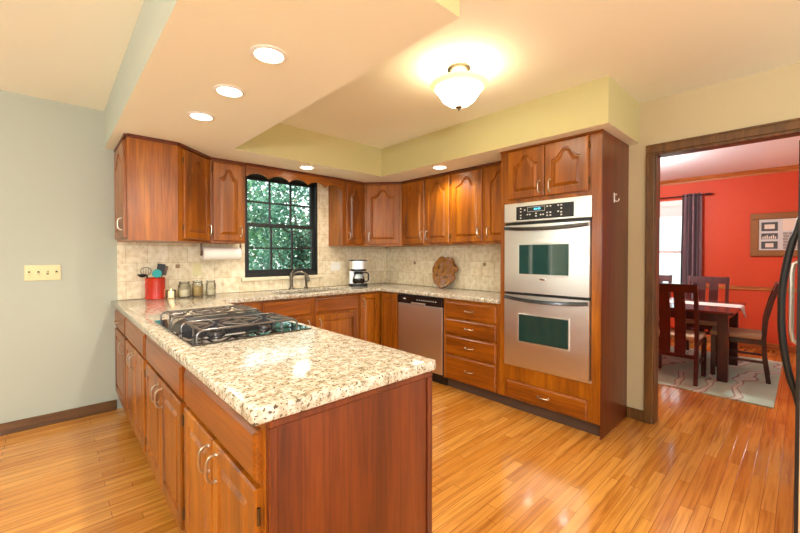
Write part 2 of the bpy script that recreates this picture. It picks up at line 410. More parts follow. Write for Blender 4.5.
def slab_bm(w, h, t=.02):
    """drawer front with a moulded edge"""
    bm = BM()
    def loop(ins, y): return [bm.verts.new(p) for p in ((-w/2+ins, y, ins), (w/2-ins, y, ins), (w/2-ins, y, h-ins), (-w/2+ins, y, h-ins))]
    L = [loop(0, 0), loop(0, -t+.008), loop(.006, -t+.006), loop(.014, -t), loop(.018, -t)]
    for a, b in zip(L, L[1:]): bridge(bm, a, b)
    bm.faces.new(L[0]); bm.faces.new(L[-1]); return bm
def pull_bm(L=.085, out=.028, vert=True, r=.0048):
    pts = []
    for k in range(13):
        a = PI*k/12; c = -math.cos(a)
        s = math.copysign(abs(c)**.75, c)*L/2; y = -out*math.sin(a)**.55
        pts.append((0, y, s) if vert else (s, y, 0))
    bm = tube(BM(), pts, r, 7)
    for s in (-L/2, L/2):
        c = (0, 0, s) if vert else (s, 0, 0)
        tube(bm, [(c[0], .0, c[2]), (c[0], -.004, c[2])], .0085, 8)
    return bm
PULL_V = PULL_H = None
def pull(parent, x, z, y=-.02, vert=True, m='nickel'):
    o = obj('handle', pull_bm(vert=vert), m, parent, (x, y, z), smooth=True); return o
def hinge(parent, x, z, y=-.012):
    bm = tube(BM(), [(0, 0, -.022), (0, 0, .022)], .005, 8)
    return obj('hinge', bm, 'hinge', parent, (x, y, z), smooth=True)
def add_door(root, x0, x1, z0, z1, arch=0, hx=None, hz=None, hinge_side=None, y=0, loc=None, rotz=0, m='cherry'):
    w = x1-x0; h = z1-z0
    d = obj('door', door_bm(w, h, arch), m, root, loc if loc else ((x0+x1)/2, y, z0), rotz, smooth=False)
    if hx is not None: pull(d, hx, hz)
    if hinge_side:
        for z in (.07, h-.07): hinge(d, hinge_side*(w/2+.004), z)
    return d
def add_drawer(root, x0, x1, z0, z1, handle=True, y=0):
    d = obj('drawer', slab_bm(x1-x0, z1-z0), 'cherry_h', root, ((x0+x1)/2, y, z0))
    if handle: pull(d, 0, (z1-z0)/2, vert=False)
    return d
R90 = -PI/2
ZC = 0.874   # top of the base cabinets

def base_cab(label, loc, rotz, w, depth, group=None, hollow=None):
    r = thing('base_cabinet', label, 'cabinet', loc, rotz, group)
    if hollow:     # open-topped body: floor, back, two sides and the face frame
        bm = BM()
        box(bm, (0.0005, 0, .10), (w-.0005, .018, hollow)); box(bm, (0.0005, depth-.01, .10), (w-.0005, depth, hollow))
        box(bm, (0.0005, .018, .10), (.018, depth-.01, hollow)); box(bm, (w-.018, .018, .10), (w-.0005, depth-.01, hollow)); box(bm, (.018, .018, .10), (w-.018, depth-.01, .12))
        obj('body', bm, 'cherry', r)
    else: obj('body', bx((0.0005, 0, .10), (w-.0005, depth, ZC), .001), 'cherry', r)
    obj('toe_kick', bx((0.0005, .06, 0), (w-.0005, depth, .10)), 'toe', r)
    return r

# ================================================================ STRUCTURE
ZL, ZS, ZW = 2.465, 2.16, 1.40
XLW, YR = -7.0, -7.0
struct('floor', bx((XLW-.2, YR, -.1), (4.0, .15, 0)), 'floor')
struct('ceiling', bx((XLW-.2, YR, ZL), (.12, .8, ZL+.12)), 'ceil')
bm = BM()   # dropped ceiling: over the peninsula, along the back wall and along the right wall
us = [-3.03, -2.25, -.67, 0]; vs = [-3.034, -3.019, -.71, 0]
cells(bm, us, vs, lambda u, v: (u > -2.25 and u < -.67 and v < -.71) or (u > -.67 and v < -3.019), ZS, ZL, 'xy')
for f in bm.faces: f.material_index = 1 if abs(f.normal.z) < .5 else 0
for f in bm.faces:
    if abs(f.normal.z) < .5 and (abs(f.calc_center_median().x+3.03) < .01): f.material_index = 2
o = struct('ceiling_soffit', bm, ['ceil', 'wall_green', 'wall_grey'])
# back wall with the sink window and, out of frame on the left, an added glazed patio door
WX0, WX1, WZ0, WZ1 = -1.908, -1.062, 1.06, 2.15
PX0, PX1, PZ = -6.2, -4.35, 2.05
bm = BM()
cells(bm, [XLW, PX0, PX1, -3.03, WX0, WX1, .12], [0, WZ0, PZ, WZ1, ZL],
      lambda u, v: (WX0 < u < WX1 and WZ0 < v < WZ1) or (PX0 < u < PX1 and v < PZ), 0, .15, 'xz')
struct('wall_back', bm, 'wall_grey')
struct('wall_left', bx((XLW-.15, YR, 0), (XLW, .15, ZL)), 'wall_grey')
DY0, DY1, DZ = -3.122, -4.015, 2.06      # doorway opening in the right wall
bm = cells(BM(), [YR, DY1, DY0, 0], [0, DZ, ZL], lambda u, v: DY1 < u < DY0 and v < DZ, 0, .12, 'yz')
bmesh.ops.recalc_face_normals(bm, faces=bm.faces)
for f in bm.faces: f.material_index = 1 if (f.normal.x > .5) else 0
struct('wall_right', bm, ['wall_tan', 'wall_red'])
# dining room
DX, DYN, DYS = 3.8, -1.3, -5.6
QY0, QY1, QZ0, QZ1 = -2.66, -1.75, .78, 2.06
bm = cells(BM(), [DYS-.12, QY0, QY1, DYN+.12], [0, QZ0, QZ1, ZL], lambda u, v: QY0 < u < QY1 and QZ0 < v < QZ1, DX, DX+.15, 'yz')
struct('wall_far', bm, 'wall_red')
struct('wall_north', bx((.12, DYN, 0), (DX, DYN+.12, ZL)), 'wall_red')
bm = cells(BM(), [.12, .9, 3.1, DX], [0, .7, 2.1, ZL], lambda u, v: .9 < u < 3.1 and .7 < v < 2.1, DYS-.12, DYS, 'xz')  # unseen window opening added to let daylight into the dining room
struct('wall_south', bm, 'wall_red')
struct('ceiling_dining', bx((.12, DYS-.12, ZL), (DX+.15, DYN+.12, ZL+.12)), 'ceil_cool')
# crown moulding, chair rail and baseboard of the dining room
struct('trim_1', (lambda b: (prism(b, [(DX-.055, ZL), (DX, ZL), (DX, ZL-.075), (DX-.012, ZL-.075), (DX-.018, ZL-.05), (DX-.045, ZL-.02)], DYS, DYN, ax='y'), b)[1])(BM()), 'oak_y')
bm = box(BM(), (DX-.022, DYS, .80), (DX, QY0-.07, .85), .006)
struct('trim_2', bm, 'oak_y')
struct('baseboard_far', bx((DX-.016, DYS, 0), (DX, DYN, .09), .004), 'oak_y')
# kitchen baseboards
struct('baseboard_back', bx((-4.24, -.016, 0), (-2.968, 0, .085), .004), 'oak_h')
struct('baseboard_right', bx((-.014, -3.073, 0), (0, -2.951, .085), .004), 'oak_dark')
# doorway casing and jambs
bm = BM()
def casing(y0, y1, z0, z1):
    box(bm, (-.018, y0, z0), (0, y1, z1), .004); 
    if z1-z0 > .5: box(bm, (-.024, y0, z0), (0, y0+(.014 if y0 < y1 else -.014), z1), .003)
casing(-3.073, -3.122, 0, 2.06)
casing(-4.08, -4.015, 0, 2.06)
box(bm, (-.018, -4.08, 2.06), (0, -3.073, 2.125), .004); box(bm, (-.024, -4.08, 2.110), (0, -3.073, 2.125), .003)
box(bm, (0, -3.122, 0), (.12, -3.134, 2.045)); box(bm, (0, -4.015, 0), (.12, -4.0, 2.045)); box(bm, (0, -4.015, 2.045), (.12, -3.122, 2.06))
box(bm, (.12, -3.073, 0), (.138, -3.122, 2.06), .004); box(bm, (.12, -4.08, 0), (.138, -4.015, 2.06), .004); box(bm, (.12, -4.08, 2.06), (.138, -3.073, 2.125), .004)
dr = bpy.data.objects.new('door_1', None); COL.objects.link(dr); dr['kind'] = 'structure'
dr['label'] = 'dark oak cased doorway from kitchen to red dining room'
o = obj('door_frame', bm, 'oak_dark', dr)

# backsplash tiles
bm = BM()
cells(bm, [-2.955, -1.95, -.995, -.0125], [.915, 1.02, ZW+.0, 2.158], lambda u, v: (-1.95 < u < -.995 and v > 1.02) or v > ZW, -.012, 0, 'xz')
box(bm, (-1.062, -.012, 1.058), (-.995, -.0002, ZW)); box(bm, (-1.062, -.012, ZW), (-.912, -.0002, 2.158))
box(bm, (-2.012, -.0119, ZW), (-1.95, -.0002, 2.158)); box(bm, (-1.95, -.0119, 1.058), (-1.908, -.0002, 2.158))
for f in bm.faces: f.material_index = 0
box(bm, (-2.53, -.0145, 1.17), (-2.495, -.006, 1.205), .002, 1)
struct('trim_3', bm, ['tile_x', 'accent'], label='travertine tile backsplash behind sink')
bm = bx((-.012, -2.143, .915), (0, -.0005, ZW))
for y in (-.575, -1.61): box(bm, (-.0145, y-.017, 1.175), (-.006, y+.017, 1.209), .002, 1)
struct('trim_4', bm, ['tile_y', 'accent'], label='travertine tile backsplash on right wall')

# ---- window over the sink
def sash(bm, x0, x1, z0, z1, y, cols, rows, fr=.035, mu=.009, th=.028):
    box(bm, (x0, y, z0), (x0+fr, y+th, z1)); box(bm, (x1-fr, y, z0), (x1, y+th, z1))
    box(bm, (x0+fr, y, z0), (x1-fr, y+th, z0+fr)); box(bm, (x0+fr, y, z1-fr), (x1-fr, y+th, z1))
    for k in range(1, cols):
        x = x0+fr+(x1-x0-2*fr)*k/cols; box(bm, (x-mu, y+.003, z0+fr), (x+mu, y+th-.003, z1-fr))
    for k in range(1, rows):
        z = z0+fr+(z1-z0-2*fr)*k/rows; box(bm, (x0+fr, y+.004, z-mu), (x1-fr, y+th-.004, z+mu))
w1 = bpy.data.objects.new('window_1', None); COL.objects.link(w1); w1['kind'] = 'structure'; w1['label'] = 'black double hung grid window above sink'
bm = BM()
fx0, fx1, fz0, fz1 = WX0, WX1, WZ0, WZ1
box(bm, (fx0, -.006, fz0), (fx0+.022, .12, fz1)); box(bm, (fx1-.022, -.006, fz0), (fx1, .12, fz1))
box(bm, (fx0+.022, -.006, fz0), (fx1-.022, .12, fz0+.04)); box(bm, (fx0+.022, -.006, fz1-.03), (fx1-.022, .12, fz1))
obj('window_frame', bm, 'black_frame', w1)
bm = BM(); sash(bm, fx0+.022, fx1-.022, fz0+.04, 1.628, .03, 3, 2); obj('lower_sash', bm, 'black_frame', w1)
bm = BM(); sash(bm, fx0+.022, fx1-.022, 1.590, fz1-.03, .06, 3, 2); obj('upper_sash', bm, 'black_frame', w1)
obj('glass', bx((fx0+.05, .043, fz0+.07), (fx1-.05, .046, 1.60)), 'pane', w1)
obj('glass', bx((fx0+.05, .073, 1.61), (fx1-.05, .076, fz1-.06)), 'pane', w1)
obj('latch', bx((-1.50, .0, 1.628), (-1.46, .03, 1.642), .004), 'black_frame', w1)
obj('window_sill', bx((-1.945, -.035, 1.021), (-1.0, -.0002, 1.058), .006), 'sill', w1)
# ---- unseen patio door added left of the frame for daylight and oven reflections
p1 = bpy.data.objects.new('door_2', None); COL.objects.link(p1); p1['kind'] = 'structure'
bm = BM(); pm = (PX0+PX1)/2
box(bm, (PX0, .0, 0), (PX0+.07, .1, PZ)); box(bm, (PX1-.07, 0, 0), (PX1, .1, PZ)); box(bm, (pm-.05, .02, .08), (pm+.05, .08, PZ-.08))
box(bm, (PX0+.07, 0, PZ-.08), (PX1-.07, .1, PZ)); box(bm, (PX0+.07, 0, 0), (PX1-.07, .1, .08))
obj('door_frame', bm, 'white', p1)
obj('glass', bx((PX0+.07, .048, .08), (pm-.05, .052, PZ-.08)), 'pane', p1); obj('glass', bx((pm+.05, .048, .08), (PX1-.07, .052, PZ-.08)), 'pane', p1)
# ---- dining room window
w2 = bpy.data.objects.new('window_2', None); COL.objects.link(w2); w2['kind'] = 'structure'; w2['label'] = 'bright white double hung window in dining room'
bm = BM()
for (y0, y1, z0, z1) in ((QY0-.07, QY0, QZ0-.07, QZ1+.08), (QY1, QY1+.07, QZ0-.07, QZ1+.08), (QY0, QY1, QZ1, QZ1+.08), (QY0, QY1, QZ0-.07, QZ0)):
    box(bm, (DX-.018, y0, z0), (DX, y1, z1))
box(bm, (DX, QY0, QZ0), (DX+.1, QY0+.02, QZ1)); box(bm, (DX, QY1-.02, QZ0), (DX+.1, QY1, QZ1)); box(bm, (DX, QY0+.02, QZ1-.02), (DX+.1, QY1-.02, QZ1)); box(bm, (DX, QY0+.02, QZ0), (DX+.1, QY1-.02, QZ0+.02))
obj('window_frame', bm, 'white', w2)
bm = BM()
for (z0, z1, x) in ((QZ0+.02, 1.36, DX+.03), (1.32, QZ1-.02, DX+.06)):
    box(bm, (x, QY0+.02, z0), (x+.026, QY0+.055, z1)); box(bm, (x, QY1-.055, z0), (x+.026, QY1-.02, z1))
    box(bm, (x, QY0+.055, z0), (x+.026, QY1-.055, z0+.035)); box(bm, (x, QY0+.055, z1-.035), (x+.026, QY1-.055, z1))
obj('sash', bm, 'white', w2)
obj('glass', bx((DX+.045, QY0+.05, QZ0+.04), (DX+.048, QY1-.05, QZ1-.04)), 'pane', w2)
bs = obj('roller_blind', bx((DX+.01, QY0+.022, QZ1-.17), (DX+.014, QY1-.022, QZ1-.02)), 'white', w2)

# ================================================================ OUTSIDE
tag(obj('lawn', bx((-14, .16, -.35), (16, 24, -.3)), 'grass'), 'green lawn outside the kitchen window', 'lawn')
bpy.data.objects['lawn']['kind'] = 'structure'
def tree(x, y, zc, rx, rz, n, ls, label, m='leaf', tr=.11, lean=.2):
    t = thing('tree', label, 'tree', (x, y, -.3), 0, 'trees outside the kitchen window')
    top = zc+rz*.6+.3
    bm = tube(BM(), [(0, 0, 0), (lean*.3, .05, top*.35), (lean, 0, top*.7), (lean*1.2, -.05, top)], [tr, tr*.8, tr*.55, tr*.2], 9)
    for k in range(6):
        a = random.uniform(0, 2*PI); z = top*random.uniform(.35, .8)
        p = Vector((lean*z/top, 0, z)); q = p + Vector((math.cos(a)*rx*.7, math.sin(a)*rx*.5, rz*random.uniform(.2, .6)))
        tube(bm, [p, p.lerp(q, .5)+Vector((0, 0, -.08)), q], [tr*.4, tr*.25, tr*.08], 6)
    obj('trunk', bm, 'bark', t, smooth=True)
    bm = BM()
    cl = [(Vector((random.uniform(-1, 1)*rx*.8, random.uniform(-1, 1)*rx*.7, zc+.3+random.uniform(-1, 1)*rz*.8))) for _ in range(28)]
    for k in range(n):
        c = random.choice(cl) + Vector((random.gauss(0, .22*rx/1.2), random.gauss(0, .22*rx/1.2), random.gauss(0, .2*rx/1.2)))
        d = Vector((random.gauss(0, 1), random.gauss(0, 1), random.gauss(0, .7)-.3)).normalized()
        s = d.cross(Vector((random.gauss(0, 1), random.gauss(0, 1), random.gauss(0, 1)))).normalized()
        l = ls*random.uniform(.7, 1.4)
        bm.faces.new([bm.verts.new(c), bm.verts.new(c+d*l*.5+s*l*.3), bm.verts.new(c+d*l), bm.verts.new(c+d*l*.5-s*l*.3)])
    f = obj('foliage', bm, m, t); f['kind'] = 'stuff'
    return t
tree(.45, 4.1, 1.5, 1.15, 1.7, 5200, .09, 'leafy tree with thick leaning trunk filling the middle of the sink window', 'leaf2', .16, .7)
tree(-2.0, 5.6, 2.0, 1.2, 1.8, 2500, .11, 'light green tree standing left of the view through the sink window', 'leaf')
tree(3.1, 5.2, 1.7, 1.1, 1.9, 3600, .10, 'green tree at the right edge of the sink window', 'leaf')
tree(2.2, 8.8, 2.0, 2.3, 2.6, 5200, .15, 'tall tree farthest back beyond the sink window', 'leaf')
tree(-9.2, 3.2, 1.6, 1.5, 1.9, 3500, .13, 'broad tree outside the patio door left of the photo', 'leaf')
tree(-13.0, 4.6, 2.0, 2.0, 2.4, 3000, .16, 'tree far past the patio door outside the photo', 'leaf2')

# ================================================================ PENINSULA CABINETS (face -x)
PFX = -2.957; PD = .612
def pen(label, y0, y1, draw, doors, grp='base cabinets of the peninsula', hollow=None):
    w = y0-y1; r = base_cab(label, (PFX, y0, 0), R90, w, PD, grp, hollow)
    d = obj('drawer', slab_bm(draw[1]-draw[0], .138), 'cherry_h', r, ((draw[0]+draw[1])/2, 0, .704))
    if doors: pull(d, 0, .07, vert=False)
    return r
r = pen('corner base cabinet of the peninsula against the grey wall with one door', -.003, -.605, (.02, .585), True)
add_door(r, .02, .585, .165, .690, 0, .22, .45)
r = pen('second base cabinet of the peninsula from the grey wall with paired doors', -.605, -1.385, (.03, .75), None)
add_door(r, .03, .388, .165, .690, 0, .145, .45, -1); add_door(r, .394, .75, .165, .690, 0, -.145, .45, 1)
r = pen('third base cabinet of the peninsula beside the cooktop with paired doors', -1.385, -2.215, (.03, .80), None, hollow=ZC)
add_door(r, .03, .412, .165, .690, 0, .155, .45, -1); add_door(r, .418, .80, .165, .690, 0, -.155, .45, 1)
r = pen('nearest base cabinet of the peninsula beside the dark end panel', -2.215, -2.968, (.025, .735), None)
add_door(r, .025, .377, .165, .690, 0, .140, .45, -1); add_door(r, .383, .735, .165, .690, 0, -.140, .45, 1)
# mahogany end panel with its framed edges
ep = thing('end_panel', 'dark red mahogany end panel closing the near end of the peninsula', 'panel', (-2.955, -2.968, 0))
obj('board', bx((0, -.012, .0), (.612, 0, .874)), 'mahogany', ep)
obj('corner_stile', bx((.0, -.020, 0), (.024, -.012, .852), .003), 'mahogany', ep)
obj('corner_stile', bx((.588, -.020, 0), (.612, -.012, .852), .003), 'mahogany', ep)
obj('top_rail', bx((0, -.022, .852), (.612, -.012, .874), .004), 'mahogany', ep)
# inner back panel of the peninsula, facing the kitchen
tag(obj('back_panel', bx((-2.3445, -2.968, .0), (-2.3395, -.56, .874)), 'cherry'), 'plain cherry back panel on the kitchen side of the peninsula', 'panel')

# ================================================================ SINK RUN (faces -y) : face at y=-.557
FY = -.557
r = base_cab('wide base cabinet under the sink with two false drawer fronts', (-2.338, FY, 0), 0, 1.458, .548, None, ZC)
for a, b in ((.385, .872), (.922, 1.437)):
    d = obj('false_front', slab_bm(b-a, .155), 'cherry_h', r, ((a+b)/2, 0, .70))
add_door(r, .385, .872, .125, .675, 0, .205, .475); add_door(r, .922, 1.437, .125, .675, 0, -.215, .475)
r = base_cab('narrow tall-door base cabinet right of the sink cabinet', (-.878, FY, 0), 0, .318, .55)
add_door(r, .018, .288, .125, .855, 0, -.098, .64)
# corner cabinet on the right wall next to the dishwasher
r = base_cab('narrow corner base cabinet left of the dishwasher', (FY, -.5585, 0), R90, .312, .555)
add_door(r, .045, .300, .125, .855, 0)
# ================================================================ DISHWASHER
dw = thing('dishwasher', 'stainless dishwasher with black control strip under the counter', 'dishwasher', (FY, -.876, 0), R90)
obj('body', bx((.004, 0, .1), (.640, .54, .868)), 'blackm', dw)
obj('toe_kick', bx((.004, .05, 0), (.640, .5, .1)), 'blackm', dw)
d = obj('door', bx((.008, -.022, .115), (.636, 0, .775), .006, 2), 'steel_dw', dw)
c = obj('control_panel', bx((.006, -.030, .779), (.638, 0, .866), .006, 2), 'black', dw)
obj('handle', bx((.22, -.036, .781), (.42, -.028, .797), .003), 'steel_h', c)
for k in range(9): obj('button', bx((.30+k*.032, -.0315, .822), (.313+k*.032, -.0295, .830)), 'btn', c)
obj('dial', bx((.10, -.0315, .820), (.135, -.0295, .833)), 'btn', c)
# ================================================================ DRAWER STACK
r = base_cab('cherry base cabinet with four stacked drawers between dishwasher and ovens', (FY, -1.518, 0), R90, .626, .55, None)
for z0, z1 in ((.703, .848), (.540, .686), (.352, .526), (.112, .338)): add_drawer(r, .032, .598, z0, z1)

# ================================================================ OVEN CABINET
oc = thing('oven_cabinet', 'tall cherry cabinet housing the double wall ovens', 'cabinet', (FY, -2.146, 0), R90)
OW = .798
bm = BM()   # body with an opening for the ovens
cells(bm, [0, .052, .735, OW], [.10, .375, 1.712, 2.158], lambda u, v: .052 < u < .735 and .375 < v < 1.712, 0, .555, 'xz')
obj('body', bm, 'cherry', oc)
obj('toe_kick', bx((0, .05, 0), (OW, .555, .1)), 'toe', oc)
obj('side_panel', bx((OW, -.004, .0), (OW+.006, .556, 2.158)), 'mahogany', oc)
obj('top_moulding', bx((-.0, -.018, 2.145), (OW+.012, .0, 2.159), .004), 'cherry_h', oc)
pull(obj('drawer', slab_bm(.648, .142), 'cherry_h', oc, (.392, 0, .112)), 0, .075, vert=False)
add_door(oc, .078, .388, 1.748, 2.140, .075, .118, .075); add_door(oc, .395, .712, 1.748, 2.140, .075, -.118, .075, 1)
# ---- double oven
ov = thing('double_oven', 'stainless double wall oven with black control panel', 'oven', (FY, -2.146, 0), R90)
ox0, ox1 = .054, .733
obj('body', bx((ox0, .0, .377), (ox1, .50, 1.710)), 'blackm', ov)
obj('bottom_trim', bx((ox0-.008, -.014, .378), (ox1+.008, 0, .400), .003), 'steel_h', ov)
cp = obj('control_panel', bx((ox0-.006, -.022, 1.556), (ox1+.006, 0, 1.712), .005, 2), 'steel_h', ov)
kp = obj('keypad', bx((ox0+.105, -.026, 1.572), (ox1-.115, -.0215, 1.680), .002), 'blackm', cp)
disp = obj('display', bx((.26, -.0275, 1.634), (.40, -.0255, 1.668)), 'black', cp)
for x in (.318, .331, .348, .361): obj('digit', bx((x-.004, -.0283, 1.645), (x+.004, -.0273, 1.659)), 'led', disp)
for fr_ in (((.258, 1.632), (.402, 1.6345)), ((.258, 1.6675), (.402, 1.670)), ((.258, 1.632), (.2605, 1.670)), ((.3995, 1.632), (.402, 1.670))):
    obj('display_border', bx((fr_[0][0], -.0282, fr_[0][1]), (fr_[1][0], -.0272, fr_[1][1])), 'btn', disp)
for (x, z) in ((.20, 1.663), (.20, 1.638), (.20, 1.610), (.20, 1.588), (.235, 1.650), (.258, 1.612), (.278, 1.612), (.330, 1.616), (.330, 1.596), (.368, 1.604), (.388, 1.604),
               (.42, 1.664), (.445, 1.664), (.42, 1.616), (.445, 1.616), (.42, 1.594), (.445, 1.594), (.505, 1.664), (.528, 1.664), (.505, 1.618), (.528, 1.640), (.528, 1.612), (.528, 1.592)):
    obj('button', bx((x-.006, -.0278, z-.005), (x+.006, -.0258, z+.005)), 'btn', kp)
def oven_door(z0, z1, wz0, wz1):
    w = ox1-ox0-.006; cx = (ox0+ox1)/2
    bm = BM()   # slightly bowed steel front
    n = 12; y = lambda k: -.030-.010*math.sin(PI*k/n)
    rows = []
    xs = [ox0+.003+w*k/n for k in range(n+1)]
    pts = [(xs[k], y(k)) for k in range(n+1)] + [(xs[-1], -.001), (xs[0], -.001)]
    prism(bm, pts, z0, z1)
    d = obj('oven_door', bm, 'steel', ov, smooth=True)
    g = obj('window_trim', bx((cx-.207, -.0425, wz0-.010), (cx+.207, -.036, wz1+.010), .004), 'steel_h', d)
    obj('window', bx((cx-.198, -.0445, wz0), (cx+.198, -.040, wz1), .002), 'ovenglass', g)
    # wide bowed handle right under the top edge
    m_ = 14; hp = []
    for k in range(m_+1):
        u = k/m_*2-1; hp.append((cx+u*(w/2-.006), -.040-.042*(1-abs(u)**2.6), z1-.022-.016*(1-u*u)))
    bm = BM()
    rings = []
    for p in hp: rings.append([bm.verts.new((p[0], p[1]+a, p[2]+b)) for a, b in ((.006, .014), (-.008, .010), (-.010, -.008), (.004, -.014))])
    for a, b in zip(rings, rings[1:]): bridge(bm, a, b)
    bm.faces.new(rings[0]); bm.faces.new(rings[-1])
    obj('handle', bm, 'hnd', d, smooth=True)
    obj('gap', bx((ox0, -.012, z1), (ox1, 0, z1+.012)), 'blackm', d)
    return d
M['hnd'] = plain('handle_dark_steel', (90, 90, 92), .22, metal=.9)
d = oven_door(.990, 1.532, 1.140, 1.372)
bm = lathe(BM(), [(.026, 0), (.026, .003), (.022, .004)], 24)
for v in bm.verts: v.co = Vector((v.co.x*1.0, -v.co.z, v.co.y*.42))
obj('badge', bm, 'chrome', d, ((ox0+ox1)/2, -.0405, 1.105), smooth=True)
oven_door(.404, .968, .600, .815)
# hook on the mahogany side
hk = thing('wall_hook', 'small white hook on the dark side of the oven cabinet', 'hook', (-.333, -2.9505, 1.675))
obj('plate', bx((-.009, -.004, 0), (.009, 0, .07), .002), 'white', hk)
obj('prong', tube(BM(), [(0, -.004, .018), (0, -.020, .006), (0, -.030, .012), (0, -.034, .026)], .004, 8), 'white', hk, smooth=True)
obj('prong', tube(BM(), [(0, -.004, .058), (0, -.014, .054), (0, -.018, .062)], .003, 8), 'white', hk, smooth=True)

# ================================================================ WALL CABINETS
UZ0, UZ1, UD = ZW, 2.158, .303
def crown(root, pts, loc=None):
    bm = BM()
    for (a, b) in zip(pts, pts[1:]):
        a = Vector(a); b = Vector(b); d = (b-a).normalized(); n = Vector((d.y, -d.x))
        q = [a-n*.001, b-n*.001, b+n*.018, a+n*.018]
        prism(bm, [(p.x, p.y) for p in q], UZ1-.022, UZ1)
    obj('top_moulding', bm, 'mahogany', root)
# left corner cabinet: side door, exposed end, diagonal door
c1 = thing('wall_cabinet', 'corner wall cabinet left of the window with broad plain end and diagonal door', 'cabinet', (0, 0, 0))
poly = [(-2.953, -.002), (-2.953, -.600), (-2.635, -.600), (-2.318, -.303), (-2.318, -.002)]
bm = BM(); prism(bm, poly, UZ0, UZ1); obj('body', bm, 'cherry', c1)
crown(c1, [(-2.953, -.02), (-2.953, -.600), (-2.635, -.600), (-2.318, -.303)])
d = add_door(c1, 0, .52, UZ0+.02, UZ1-.035, .085, loc=(-2.953, -.30, UZ0+.02), rotz=R90); pull(d, .19, .10)
e = Vector((.317, .297)); ang = math.atan2(e.y, e.x); mid = Vector((-2.635, -.600)) + e*.53
d = add_door(c1, 0, .350, UZ0+.02, UZ1-.035, .085, loc=(mid.x, mid.y, UZ0+.02), rotz=ang); pull(d, .145, .09)
for z in (.09, .62): hinge(d, -.179, z)
def wcab(label, loc, rotz, w, doors, grp=None):
    r = thing('wall_cabinet', label, 'cabinet', loc, rotz, grp)
    obj('body', bx((.0005, 0, UZ0), (w-.0005, UD-.001, UZ1)), 'cherry', r)
    crown(r, [(0.001, 0), (w-.001, 0)])
    for (a, b, hx, hs) in doors:
        add_door(r, a, b, UZ0+.02, UZ1-.035, .085, hx, .09, hs)
    return r
wcab('wall cabinet directly left of the sink window above the paper towel', (-2.317, -.303, 0), 0, .307, [(.020, .285, .108, -1)])
wcab('narrow wall cabinet directly right of the sink window', (-.915, -.303, 0), 0, .314, [(.050, .300, -.098, 1)])
c2 = thing('wall_cabinet', 'diagonal corner wall cabinet above the coffee maker', 'cabinet', (0, 0, 0))
poly = [(-.600, -.002), (-.600, -.303), (-.303, -.645), (-.002, -.645), (-.002, -.002)]
bm = BM(); prism(bm, poly, UZ0, UZ1); obj('body', bm, 'cherry', c2)
crown(c2, [(-.600, -.303), (-.303, -.645)])
e = Vector((.297, -.342)); ang = math.atan2(e.y, e.x); mid = Vector((-.600, -.303)) + e*.5
d = add_door(c2, 0, .395, UZ0+.02, UZ1-.035, .085, loc=(mid.x, mid.y, UZ0+.02), rotz=ang); pull(d, -.160, .09)
wcab('two-door wall cabinet on the right wall next to the corner', (-.303, -.646, 0), R90, .758, [(.022, .380, .145, None), (.395, .738, -.140, 1)])
wcab('two-door wall cabinet on the right wall beside the oven cabinet', (-.303, -1.405, 0), R90, .740, [(.014, .385, .150, -1), (.425, .728, -.118, None)])
# scalloped valance
bm = BM(); x0, x1 = -2.009, -.916; n = 5; pts = [(x1, 2.158), (x0, 2.158), (x0, 2.034)]
K = 60
for k in range(K+1):
    u = k/K; ph = (u*n) % 1 if k < K else 1
    pts.append((x0+.008+(x1-x0-.016)*u, 2.034+.040*abs(math.sin(PI*u*n))**.8))
pts.append((x1, 2.034))
prism(bm, pts, -.321, -.303, ax='y')
va = thing('valance', 'scalloped cherry valance spanning above the sink window', 'valance', (0, 0, 0))
obj('board', bm, 'cherry_h', va); obj('top_moulding', bx((x0+.001, -.334, UZ1-.022), (x1-.001, -.321, UZ1), .003), 'mahogany', va)

# ================================================================ WORKTOP
bm = BM()
SX0, SX1, SY0, SY1 = -1.76, -.93, -.50, -.115
KX0, KX1, KY0, KY1 = -2.915, -2.405, -2.175, -1.43   # cooktop cut-out
cells(bm, [-3.0, KX0, KX1, -2.335, SX0, SX1, -.590, -.0005], [-3.0, KY0, KY1, -2.1455, -.590, SY0, SY1, -.0005],
      lambda u, v: (u > -2.335 and u < -.590 and v < -.590) or (u > -.59 and v < -2.1455) or (SX0 < u < SX1 and SY0 < v < SY1) or (KX0 < u < KX1 and KY0 < v < KY1), .8745, .914, 'xy', .009)
wt = obj('worktop', bm, 'granite', smooth=True)
tag(wt, 'speckled cream granite worktop running over the peninsula, sink run and right run', 'worktop')
# sink
sk = thing('sink', 'double bowl stainless sink set under the granite by the window', 'sink', (0, 0, 0))
for a, b in ((SX0-.01, -1.36), (-1.33, SX1+.01)):
    bm = BM(); cells(bm, [a, a+.012, b-.012, b], [SY0-.01, SY0+.002, SY1-.002, SY1+.01], lambda u, v: a+.012 < u < b-.012 and SY0+.002 < v < SY1-.002, .69, .8742, 'xy')
    box(bm, (a, SY0-.01, .68), (b, SY1+.01, .69)); obj('bowl', bm, 'steel_h', sk)
bpy.data.objects['sink'].location = (0, 0, 0)
